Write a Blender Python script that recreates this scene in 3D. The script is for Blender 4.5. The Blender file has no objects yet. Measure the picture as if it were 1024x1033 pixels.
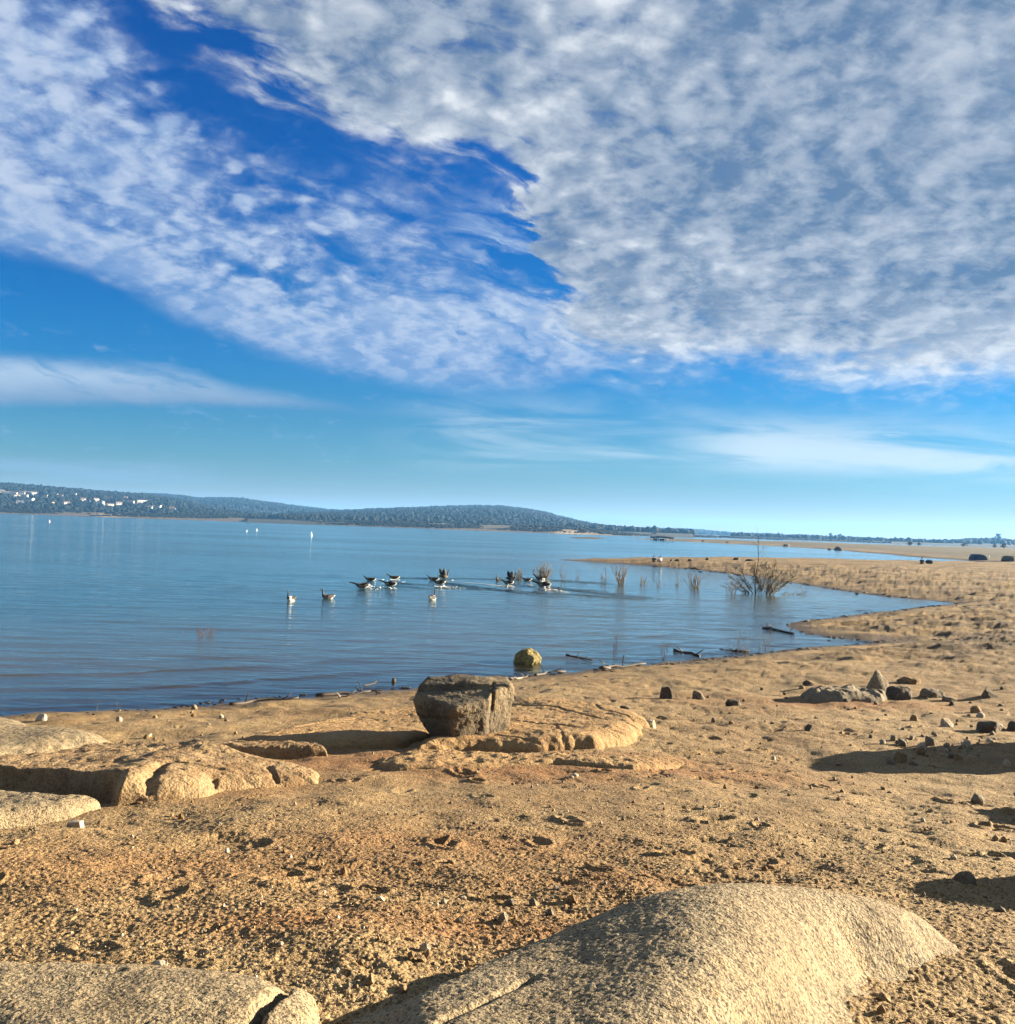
import bpy, bmesh, math, random
import numpy as np
from mathutils import Vector, Matrix
random.seed(7)
RNG = np.random.default_rng(7)
S = bpy.context.scene
COL = S.collection
R = math.radians

# ------------------------------------------------------------------ camera
FPX, EYE = 1000.0, 4.2
SLOPE, H0 = 0.0345, 515.0
ROLL = math.atan(SLOPE)
PITCH = math.atan((H0 + SLOPE * 512 - 516.5) * math.cos(ROLL) / FPX)
cam = bpy.data.cameras.new('camera')
cam.sensor_width = 36.0
cam.sensor_fit = 'HORIZONTAL'
cam.lens = 36.0 * FPX / 1024.0
cam.clip_start = 0.05
cam.clip_end = 60000
camo = bpy.data.objects.new('camera', cam)
COL.objects.link(camo)
fwd = Vector((0, math.cos(PITCH), math.sin(PITCH)))
up0 = Vector((0, -math.sin(PITCH), math.cos(PITCH)))
rt0 = Vector((1, 0, 0))
rt = rt0 * math.cos(ROLL) + up0 * math.sin(ROLL)
up = up0 * math.cos(ROLL) - rt0 * math.sin(ROLL)
camo.matrix_world = Matrix(((rt.x, up.x, -fwd.x, 0), (rt.y, up.y, -fwd.y, 0), (rt.z, up.z, -fwd.z, EYE), (0, 0, 0, 1)))
S.camera = camo


def ray(px, py):
    """Direction through a point of the photograph (its own pixels), scaled to y = 1."""
    d = fwd + rt * ((px - 512.0) / FPX) + up * ((516.5 - py) / FPX)
    return d / d.y


def at_z(px, py, z=0.0):
    d = ray(px, py)
    t = (z - EYE) / d.z
    return np.array((d.x * t, d.y * t, z))


def at_y(px, py, Y):
    d = ray(px, py)
    return np.array((d.x * Y, Y, EYE + d.z * Y))


# ------------------------------------------------------------------ numpy noise
def _hash(ix, iy, iz, seed):
    h = (ix.astype(np.int64) * 374761393 + iy.astype(np.int64) * 668265263 + iz.astype(np.int64) * 2147483647 + seed * 1274126177) & 0xffffffff
    h = ((h ^ (h >> 13)) * 1274126177) & 0xffffffff
    h = ((h ^ (h >> 16)) * 2246822519) & 0xffffffff
    h = h ^ (h >> 15)
    return (h & 0xffff).astype(np.float32) / 65535.0


def vnoise2(x, y, seed=0):
    xi, yi = np.floor(x), np.floor(y)
    fx, fy = (x - xi).astype(np.float32), (y - yi).astype(np.float32)
    xi, yi = xi.astype(np.int64), yi.astype(np.int64)
    z = np.zeros_like(xi)
    sx = fx * fx * fx * (fx * (fx * 6 - 15) + 10)
    sy = fy * fy * fy * (fy * (fy * 6 - 15) + 10)
    a, b = _hash(xi, yi, z, seed), _hash(xi + 1, yi, z, seed)
    c, d = _hash(xi, yi + 1, z, seed), _hash(xi + 1, yi + 1, z, seed)
    return (a + (b - a) * sx) * (1 - sy) + (c + (d - c) * sx) * sy


def fbm2(x, y, seed=0, octv=4, gain=0.5):
    """Fractal noise about -0.5 .. 0.5."""
    s, a, n = 0.0, 1.0, 0.0
    ca, sa = 0.8, 0.6
    for o in range(octv):
        s = s + a * (vnoise2(x, y, seed + o * 17) - 0.5)
        n += a
        a *= gain
        x, y = (x * ca - y * sa) * 2.03 + 3.1, (x * sa + y * ca) * 2.03 - 1.7
    return s / n


def vnoise3(p, seed=0):
    i = np.floor(p)
    f = (p - i).astype(np.float32)
    i = i.astype(np.int64)
    s = f * f * (3 - 2 * f)
    r = 0
    for dx in (0, 1):
        for dy in (0, 1):
            for dz in (0, 1):
                w = (s[:, 0] if dx else 1 - s[:, 0]) * (s[:, 1] if dy else 1 - s[:, 1]) * (s[:, 2] if dz else 1 - s[:, 2])
                r = r + w * _hash(i[:, 0] + dx, i[:, 1] + dy, i[:, 2] + dz, seed)
    return r


def fbm3(p, seed=0, octv=4, gain=0.5):
    s, a, n = 0.0, 1.0, 0.0
    for o in range(octv):
        s = s + a * (vnoise3(p, seed + 31 * o) - 0.5)
        n += a
        a *= gain
        p = p * 2.03 + 5.3
    return s / n


def sstep(a, b, x):
    t = np.clip((x - a) / (b - a), 0, 1)
    return t * t * (3 - 2 * t)


# ------------------------------------------------------------------ shorelines
def zpx(*pts):
    return [tuple(at_z(x, y)[:2]) for x, y in pts]


LAND_NEAR = [(-300, -300), (-300, -10), (-70, 9), (-26, 16.5)] + zpx(
    (-200, 735), (0, 722), (100, 718), (200, 712), (300, 704.5), (370, 697.5), (440, 690), (520, 683), (600, 675.5), (680, 668), (740, 661), (800, 655),
    (868, 649), (905, 646.5), (868, 645.5), (838, 643), (806, 636), (794, 629), (828, 624.5), (870, 619), (920, 613.5), (966, 608.5),
    (925, 604.5), (900, 602.5), (850, 596), (800, 588), (760, 581.5), (700, 574.5), (650, 570.3), (618, 568), (580, 565.6), (560, 564.6), (580, 564.6), (620, 564.6), (660, 564.4), (700, 563.8),
    (740, 563.8), (830, 566), (920, 567.6), (1000, 569), (1040, 569.6), (1120, 571), (1300, 576)) + [(300, 150), (300, -300)]
def far_pt(*pts):
    """Points of the water level on the bearing of a pixel column, at a distance."""
    return [(at_z(a, H0 + SLOPE * a + EYE * FPX / D)[0], at_z(a, H0 + SLOPE * a + EYE * FPX / D)[1]) for a, D in pts]


LAND_RIGHT = zpx((632, 543.3), (690, 546.3), (760, 549.6), (840, 554.2), (880, 558.2), (930, 562.4), (1024, 568.5), (1100, 571)) + [(330, 160), (900, 300), (900, 1000)] + far_pt(
    (1024, 950), (900, 900), (840, 740), (760, 690), (700, 680), (650, 690))
LAND_FAR = [(-9500, -2000), (-3600, 1000)] + far_pt(
    (-600, 1600), (-300, 1500), (-100, 1480), (0, 1450), (60, 1480), (100, 1420), (150, 1380), (200, 1420), (260, 1430), (340, 1230), (400, 1230), (480, 1170), (560, 1080), (630, 1090),
    (680, 1350), (760, 1600), (850, 1650), (1024, 1650), (1200, 1600)) + [(2600, 900), (9500, 0), (9500, 9500), (-9500, 9500)]
ISLET = zpx((568, 542.6), (585, 543.4), (606, 543.8), (612, 543.4), (590, 542.4))


def sdist(poly, x, y):
    """Signed distance to a polygon, positive inside."""
    d2 = np.full(x.shape, 1e18)
    inside = np.zeros(x.shape, bool)
    n = len(poly)
    for i in range(n):
        ax, ay = poly[i]
        bx, by = poly[(i + 1) % n]
        ex, ey = bx - ax, by - ay
        wx, wy = x - ax, y - ay
        t = np.clip((wx * ex + wy * ey) / (ex * ex + ey * ey + 1e-12), 0, 1)
        d2 = np.minimum(d2, (wx - ex * t) ** 2 + (wy - ey * t) ** 2)
        if ay != by:
            c = ((ay > y) != (by > y)) & (x < (bx - ax) * (y - ay) / (by - ay) + ax)
            inside ^= c
    d = np.sqrt(d2)
    return np.where(inside, d, -d)


def ground_all(x, y):
    """Height of the bare ground, and the signed distances to the shores."""
    x = np.asarray(x, float)
    y = np.asarray(y, float)
    r = np.hypot(x, y)
    jit = np.minimum(1, r / 60)
    sa = sdist(LAND_NEAR, x, y) + fbm2(x * 0.45, y * 0.45, 5, 3) * 0.9 + fbm2(x * 2.2, y * 2.2, 6, 2) * 0.25
    sb = sdist(LAND_RIGHT, x, y) + fbm2(x * 0.05, y * 0.05, 8, 3) * 8
    sc = sdist(LAND_FAR, x, y) + fbm2(x * 0.02, y * 0.02, 9, 3) * 16
    si = sdist(ISLET, x, y)
    za = np.where(sa > 0, 0.95 * (1 - np.exp(-sa / 9.0)), np.maximum(sa * 0.055, -3.0))
    za = za + np.where(sa > 0, 1.55 * np.exp(-(r / 10.0) ** 2) + fbm2(x * 0.13, y * 0.13, 3, 3) * 0.35 * sstep(0, 8, sa), 0)
    # worn low banks on the flats to the right
    za = za + np.where(sa > 0, np.maximum(0, fbm2(x * 0.08 + 4, y * 0.32, 44, 3)) * 0.5 * sstep(30, 60, r) * sstep(0.5, 5, sa), 0)
    zb = np.where(sb > 0, 2.3 * (1 - np.exp(-sb / 45.0)) + fbm2(x * 0.03, y * 0.03, 12, 3) * 0.9 * sstep(0, 30, sb), np.maximum(sb * 0.05, -3.0))
    low = 1 - 0.8 * sstep(0.06, 0.18, x / np.maximum(y, 1.0))
    zc = np.where(sc > 0, low * (9.5 * (1 - np.exp(-sc / 110.0)) + fbm2(x * 0.01, y * 0.01, 13, 3) * 2.2 * sstep(0, 60, sc)), np.maximum(sc * 0.03, -3.0))
    zi = np.where(si > 0, 0.9 * (1 - np.exp(-si / 5.0)), np.maximum(si * 0.05, -3.0))
    return np.maximum(np.maximum(za, zb), np.maximum(zc, zi)), sa, sb, sc


def gz(x, y):
    return float(ground_all(np.array([x]), np.array([y]))[0][0])


_T = np.concatenate([np.linspace(1.0, 40, 800), np.geomspace(40.1, 2000, 700)])


def on_ground(px, py, above=0.0):
    """The point of the ground seen at a pixel of the photograph (or ABOVE metres over it)."""
    d = ray(px, py)
    x, y, z = d.x * _T, d.y * _T, EYE + d.z * _T
    g = np.maximum(ground_all(x, y)[0], 0) + above
    i = int(np.argmax(z <= g))
    if z[i] > g[i]:
        return at_z(px, py)
    j = max(i - 1, 0)
    a, b = z[j] - g[j], z[i] - g[i]
    t = _T[j] + (_T[i] - _T[j]) * (a / (a - b + 1e-9))
    return np.array((d.x * t, d.y * t, EYE + d.z * t))


# ------------------------------------------------------------------ objects
def tag(o, label=None, cat=None, group=None, kind=None):
    if label: o['label'] = label
    if cat: o['category'] = cat
    if group: o['group'] = group
    if kind: o['kind'] = kind
    return o


def link(name, me, mats=(), parent=None, loc=None, rz=None):
    o = bpy.data.objects.new(name, me)
    COL.objects.link(o)
    if me is not None:
        for m in (mats if isinstance(mats, (list, tuple)) else [mats]):
            if m.name not in me.materials:
                me.materials.append(m)
    if parent: o.parent = parent
    if loc is not None: o.location = [float(v) for v in loc]
    if rz is not None: o.rotation_euler = (0, 0, rz)
    return o


def mesh_np(name, verts, faces, smooth=True, matidx=None):
    """Mesh from arrays: faces is (n,3) or (n,4)."""
    me = bpy.data.meshes.new(name)
    verts = np.asarray(verts, np.float32)
    faces = np.asarray(faces, np.int32)
    n, k = faces.shape
    me.vertices.add(len(verts))
    me.vertices.foreach_set('co', verts.ravel())
    me.loops.add(n * k)
    me.loops.foreach_set('vertex_index', faces.ravel())
    me.polygons.add(n)
    me.polygons.foreach_set('loop_start', np.arange(0, n * k, k, dtype=np.int32))
    me.polygons.foreach_set('use_smooth', np.full(n, smooth))
    if matidx is not None:
        me.polygons.foreach_set('material_index', np.asarray(matidx, np.int32))
    me.update(calc_edges=True)
    me.validate()
    return me


def attr(me, name, vals):
    a = me.attributes.new(name, 'FLOAT', 'POINT')
    a.data.foreach_set('value', np.asarray(vals, np.float32).ravel())


def grid_faces(nr, nc, wrap=False):
    c = nc if wrap else nc - 1
    i, j = np.meshgrid(np.arange(nr - 1), np.arange(c), indexing='ij')
    j2 = (j + 1) % nc
    return np.stack([i * nc + j, i * nc + j2, (i + 1) * nc + j2, (i + 1) * nc + j], -1).reshape(-1, 4)


_ico = {}


def ico(sub):
    if sub not in _ico:
        bm = bmesh.new()
        bmesh.ops.create_icosphere(bm, subdivisions=sub, radius=1)
        bm.verts.ensure_lookup_table()
        _ico[sub] = (np.array([v.co[:] for v in bm.verts]), np.array([[v.index for v in f.verts] for f in bm.faces]))
        bm.free()
    return _ico[sub]


# ------------------------------------------------------------------ node helpers
class NT:
    def __init__(self, tree):
        self.t = tree
        self.n = tree.nodes
        self.l = tree.links

    def new(self, kind, ins=None, **props):
        nd = self.n.new(kind)
        for k, v in props.items(): setattr(nd, k, v)
        for k, v in (ins or {}).items(): self.put(nd.inputs[k], v)
        return nd

    def put(self, sock, v):
        if isinstance(v, X): v = v.s
        if isinstance(v, bpy.types.NodeSocket): self.l.new(v, sock)
        else: sock.default_value = v

    def m(self, op, a, b=None, c=None, clamp=False):
        nd = self.n.new('ShaderNodeMath')
        nd.operation = op
        nd.use_clamp = clamp
        for i, v in enumerate((a, b, c)):
            if v is not None: self.put(nd.inputs[i], v)
        return X(self, nd.outputs[0])

    def smooth(self, v, a, b, lo=0.0, hi=1.0):
        nd = self.new('ShaderNodeMapRange', {'Value': v, 'From Min': a, 'From Max': b, 'To Min': lo, 'To Max': hi}, interpolation_type='SMOOTHSTEP')
        return X(self, nd.outputs[0])

    def noise(self, vec, scale, detail=4.0, rough=0.55, dist=0.0, lac=2.0):
        nd = self.new('ShaderNodeTexNoise', {'Scale': scale, 'Detail': detail, 'Roughness': rough, 'Distortion': dist, 'Lacunarity': lac})
        if vec is not None: self.put(nd.inputs['Vector'], vec)
        return X(self, nd.outputs[0])

    def voro(self, vec, scale, feature='F1', out=0, rnd=1.0):
        nd = self.new('ShaderNodeTexVoronoi', {'Scale': scale, 'Randomness': rnd}, feature=feature)
        if vec is not None: self.put(nd.inputs['Vector'], vec)
        return X(self, nd.outputs[out])

    def mix(self, f, a, b, mode='MIX'):
        nd = self.new('ShaderNodeMix', data_type='RGBA', blend_type=mode)
        self.put(nd.inputs[0], f)
        for i, v in ((6, a), (7, b)):
            if isinstance(v, tuple) and len(v) == 3: v = v + (1,)
            self.put(nd.inputs[i], v)
        return X(self, nd.outputs[2])

    def xyz(self, x, y, z=0.0):
        return X(self, self.new('ShaderNodeCombineXYZ', {0: x, 1: y, 2: z}).outputs[0])

    def sep(self, v):
        nd = self.new('ShaderNodeSeparateXYZ', {0: v})
        return [X(self, o) for o in nd.outputs]

    def attr(self, name):
        return X(self, self.new('ShaderNodeAttribute', attribute_name=name).outputs['Fac'])

    def curve(self, v, pts):
        nd = self.new('ShaderNodeFloatCurve', {'Value': v})
        c = nd.mapping.curves[0]
        while len(c.points) > 2: c.points.remove(c.points[1])
        c.points[0].location = pts[0]
        c.points[1].location = pts[-1]
        for p in pts[1:-1]: c.points.new(*p)
        for p in c.points: p.handle_type = 'AUTO_CLAMPED'
        nd.mapping.extend = 'HORIZONTAL'
        nd.mapping.update()
        return X(self, nd.outputs[0])


class X:
    def __init__(self, nt, s): self.nt, self.s = nt, s
    def __add__(self, o): return self.nt.m('ADD', self, o)
    def __radd__(self, o): return self.nt.m('ADD', o, self)
    def __sub__(self, o): return self.nt.m('SUBTRACT', self, o)
    def __rsub__(self, o): return self.nt.m('SUBTRACT', o, self)
    def __mul__(self, o): return self.nt.m('MULTIPLY', self, o)
    def __rmul__(self, o): return self.nt.m('MULTIPLY', o, self)
    def __truediv__(self, o): return self.nt.m('DIVIDE', self, o)
    def max(self, o): return self.nt.m('MAXIMUM', self, o)
    def min(self, o): return self.nt.m('MINIMUM', self, o)
    def clamp(self): return self.nt.m('ADD', self, 0.0, clamp=True)


def material(name):
    m = bpy.data.materials.new(name)
    m.use_nodes = True
    nt = NT(m.node_tree)
    b = m.node_tree.nodes['Principled BSDF']
    b.inputs['Roughness'].default_value = 0.9
    b.inputs['Specular IOR Level'].default_value = 0.25
    return m, nt, b


def coords(nt, kind='Object'):
    return X(nt, nt.new('ShaderNodeTexCoord').outputs[kind])


def offset(nt, vec):
    """Shift the texture by a number of the object's own, so that no two copies wear the same pattern."""
    r = X(nt, nt.new('ShaderNodeObjectInfo').outputs['Random']) * 97.0
    nd = nt.new('ShaderNodeVectorMath', operation='ADD')
    nt.put(nd.inputs[0], vec)
    nt.put(nd.inputs[1], nt.xyz(r, r * 0.7, r * 0.3))
    return X(nt, nd.outputs[0])


def bump(nt, b, h, strength, dist, prev=None):
    nd = nt.new('ShaderNodeBump', {'Strength': strength, 'Distance': dist, 'Height': h})
    if prev is not None: nt.put(nd.inputs['Normal'], prev)
    nt.put(b.inputs['Normal'], nd.outputs[0])
    return nd.outputs[0]


def plain(name, col, rough=0.8, var=0.25, scale=12.0):
    m, nt, b = material(name)
    v = offset(nt, coords(nt))
    n = nt.noise(v, scale, 3)
    dark = tuple(c * (1 - var) for c in col)
    lite = tuple(min(1, c * (1 + var)) for c in col)
    nt.put(b.inputs['Base Color'], nt.mix(n, dark, lite))
    b.inputs['Roughness'].default_value = rough
    return m


def rock_material(name, pale, mid, dark, stain=None, grain=55.0, speck=0.55, bumpd=0.012, stain_amt=0.6):
    m, nt, b = material(name)
    v = offset(nt, coords(nt))
    big = nt.noise(v, 1.7, 5, 0.6)
    med = nt.noise(v, 9.0, 6, 0.65)
    fin = nt.noise(v, grain, 4, 0.7)
    cell = nt.voro(v, grain * 1.3)
    c = nt.mix(nt.smooth(big, 0.35, 0.65), mid, pale)
    if stain: c = nt.mix(nt.smooth(med * 0.6 + big * 0.4, 0.5, 0.68) * stain_amt, c, stain)
    c = nt.mix(nt.smooth(med, 0.28, 0.5) * -0.45 + 0.45, c, dark)
    c = nt.mix(nt.smooth(fin, 0.525, 0.57) * (speck * 0.85), c, dark)
    c = nt.mix(nt.smooth(nt.voro(v, grain * 0.9), 0.26, 0.12) * speck, c, tuple(x * 0.6 for x in dark))
    c = nt.mix(nt.smooth(nt.noise(v, grain * 1.9, 2), 0.55, 0.66) * speck * 0.5, c, tuple(min(1, x * 1.25) for x in pale))
    nt.put(b.inputs['Base Color'], c)
    p = bump(nt, b, med, 0.8, 0.06)
    bump(nt, b, fin * 0.7 + cell * 0.5, 0.9, bumpd, p)
    return m


# ------------------------------------------------------------------ materials
def sand_material():
    m, nt, b = material('sand')
    p = coords(nt)
    damp, stain, kind, olive = nt.attr('damp'), nt.attr('stain'), nt.attr('far'), nt.attr('olive')
    big = nt.noise(p, 0.35, 5, 0.6)
    med = nt.noise(p, 2.4, 6, 0.65)
    fin = nt.noise(p, 24.0, 5, 0.7)
    grn = nt.noise(p, 62.0, 3, 0.7)
    spk = nt.voro(p, 60.0)
    c = nt.mix(nt.smooth(big, 0.32, 0.68), (0.192, 0.110, 0.043), (0.270, 0.181, 0.082))
    c = nt.mix(nt.smooth(med, 0.45, 0.7) * 0.6, c, (0.292, 0.205, 0.102))
    c = nt.mix(nt.smooth(med, 0.5, 0.28) * 0.5, c, (0.130, 0.074, 0.029))
    c = nt.mix((stain * nt.smooth(med * 0.6 + fin * 0.4, 0.26, 0.52) * 0.95).clamp(), c, (0.213, 0.083, 0.022))
    c = nt.mix(nt.smooth(fin, 0.51, 0.60) * 0.7, c, (0.067, 0.041, 0.018))
    c = nt.mix(nt.smooth(grn, 0.52, 0.60) * 0.75, c, (0.049, 0.032, 0.015))
    c = nt.mix(nt.smooth(grn, 0.47, 0.36) * 0.55, c, (0.375, 0.284, 0.155))
    # flats and spit: straw and olive weeds in streaks over brown earth
    st = nt.noise(X(nt, nt.new('ShaderNodeMapping', {'Vector': p, 'Scale': (0.22, 1.1, 1)}).outputs[0]), 0.55, 6, 0.68)
    far = nt.mix(nt.smooth(st, 0.38, 0.62), (0.059, 0.036, 0.015), (0.201, 0.130, 0.056))
    far = nt.mix(nt.smooth(nt.noise(p, 0.9, 6, 0.72), 0.5, 0.62) * 0.75, far, (0.078, 0.051, 0.020))
    c = nt.mix((kind * 0.85).clamp(), c, far)
    ol = nt.mix(nt.noise(p, 0.06, 6, 0.72), (0.030, 0.029, 0.017), (0.078, 0.063, 0.033))
    c = nt.mix(olive, c, ol)
    pale = nt.attr('pale')
    c = nt.mix(pale, c, (0.375, 0.273, 0.147))
    c = nt.mix(damp * 0.85, c, nt.mix(0.32, (0, 0, 0), c))
    nt.put(b.inputs['Base Color'], c)
    nt.put(b.inputs['Roughness'], 0.95 - damp * 0.45)
    q = bump(nt, b, nt.noise(p, 3.0, 6, 0.65), 0.5, 0.12)
    q = bump(nt, b, fin, 0.8, 0.03, q)
    bump(nt, b, grn * 0.6 + spk * 0.6, 0.9, 0.011, q)
    return m


def water_material():
    m = bpy.data.materials.new('lake_water')
    m.use_nodes = True
    nt = NT(m.node_tree)
    nt.n.remove(nt.n['Principled BSDF'])
    out = nt.n['Material Output']
    p = coords(nt)
    depth, chop = nt.attr('depth'), nt.attr('chop')
    st = X(nt, nt.new('ShaderNodeMapping', {'Vector': p, 'Scale': (0.28, 1.0, 1), 'Rotation': (0, 0, 0.1)}).outputs[0])
    w1 = nt.noise(st, 0.8, 3, 0.5)
    w2 = nt.noise(st, 3.4, 3, 0.55)
    patch = nt.smooth(nt.noise(X(nt, nt.new('ShaderNodeMapping', {'Vector': p, 'Scale': (0.008, 0.03, 1)}).outputs[0]), 1.0, 4, 0.6), 0.35, 0.65)
    b1 = nt.new('ShaderNodeBump', {'Strength': 1.0, 'Distance': 0.13, 'Height': w1 * (patch * 0.8 + 0.5)})
    b2 = nt.new('ShaderNodeBump', {'Strength': 1.0, 'Distance': 0.035, 'Height': w2 * (patch * 0.7 + 0.6 + chop * 9.0), 'Normal': b1.outputs[0]})
    n = b2.outputs[0]
    fr = nt.new('ShaderNodeFresnel', {'IOR': 1.333, 'Normal': n})
    gl = nt.new('ShaderNodeBsdfGlossy', {'Color': (0.90, 0.98, 1, 1), 'Roughness': 0.10, 'Normal': n})
    body = nt.mix(nt.smooth(depth, 0.0, 1.8), (0.058, 0.052, 0.032), (0.009, 0.042, 0.048))
    df = nt.new('ShaderNodeBsdfDiffuse', {'Color': body})
    tr = nt.new('ShaderNodeBsdfTransparent', {'Color': (0.82, 0.80, 0.66, 1)})
    k = nt.m('POWER', 2.718, depth * -3.2)
    under = nt.new('ShaderNodeMixShader', {0: k, 1: df.outputs[0], 2: tr.outputs[0]})
    mx = nt.new('ShaderNodeMixShader', {0: fr.outputs[0], 1: under.outputs[0], 2: gl.outputs[0]})
    nt.l.new(mx.outputs[0], out.inputs['Surface'])
    return m


M = {}
M['sand'] = sand_material()
M['water'] = water_material()
M['granite'] = rock_material('pale_granite', (0.251, 0.196, 0.120), (0.190, 0.140, 0.078), (0.030, 0.022, 0.013), (0.220, 0.142, 0.052), 54.0, 1.0, 0.011)
M['ledge'] = rock_material('ochre_bedrock', (0.284, 0.185, 0.083), (0.217, 0.126, 0.051), (0.083, 0.045, 0.021), (0.227, 0.110, 0.033), 30.0, 0.5, 0.02)
M['brown'] = rock_material('brown_bedrock', (0.258, 0.180, 0.093), (0.176, 0.105, 0.046), (0.052, 0.030, 0.016), (0.207, 0.110, 0.042), 30.0, 0.6, 0.02)
M['boulder'] = rock_material('weathered_boulder', (0.17, 0.128, 0.075), (0.075, 0.056, 0.034), (0.012, 0.010, 0.008), (0.15, 0.095, 0.038), 26.0, 0.5, 0.018)
M['stone'] = rock_material('grey_stone', (0.196, 0.156, 0.102), (0.129, 0.100, 0.065), (0.052, 0.040, 0.028), None, 30.0, 0.5, 0.012)
M['darkstone'] = rock_material('dark_stone', (0.103, 0.080, 0.056), (0.067, 0.050, 0.034), (0.026, 0.020, 0.014), None, 30.0, 0.4, 0.012)
M['palestone'] = rock_material('pale_stone', (0.362, 0.310, 0.232), (0.299, 0.240, 0.162), (0.129, 0.095, 0.060), None, 40.0, 0.4, 0.01)
M['moss'] = rock_material('mossy_rock', (0.22, 0.17, 0.06), (0.14, 0.11, 0.04), (0.03, 0.024, 0.014), (0.20, 0.17, 0.05), 16.0, 0.7, 0.03)
M['wood'] = plain('wet_driftwood', (0.045, 0.033, 0.025), 0.7)
M['palewood'] = plain('bleached_driftwood', (0.17, 0.145, 0.115), 0.8)
M['twig'] = plain('grey_twig', (0.192, 0.152, 0.112), 0.85)
M['palereed'] = plain('dry_reed', (0.216, 0.176, 0.124), 0.85)
M['redweed'] = plain('red_brown_weed', (0.095, 0.058, 0.038), 0.85)
M['bark'] = plain('dark_bark', (0.040, 0.032, 0.024), 0.9)
M['leaf'] = plain('olive_leaf', (0.136, 0.100, 0.036), 0.7, 0.45, 3)


# ------------------------------------------------------------------ ground
STAINS = [(on_ground(x, y)[:2], sx, sy, k) for x, y, sx, sy, k in
          [(400, 766, 2.2, 1.0, 1.0), (540, 778, 2.0, 0.8, 0.9), (690, 780, 1.8, 0.6, 0.9), (300, 930, 0.7, 0.35, 0.8), (180, 795, 1.6, 1.0, 0.7), (480, 935, 0.9, 0.4, 0.8), (640, 768, 1.8, 0.9, 0.7),
           (860, 710, 2.8, 0.8, 0.9), (270, 770, 2.0, 0.8, 0.8), (150, 870, 1.8, 1.0, 0.6), (420, 850, 2.0, 0.8, 0.5), (610, 890, 0.8, 0.4, 0.5), (560, 940, .4, .2, .9)]]


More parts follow.
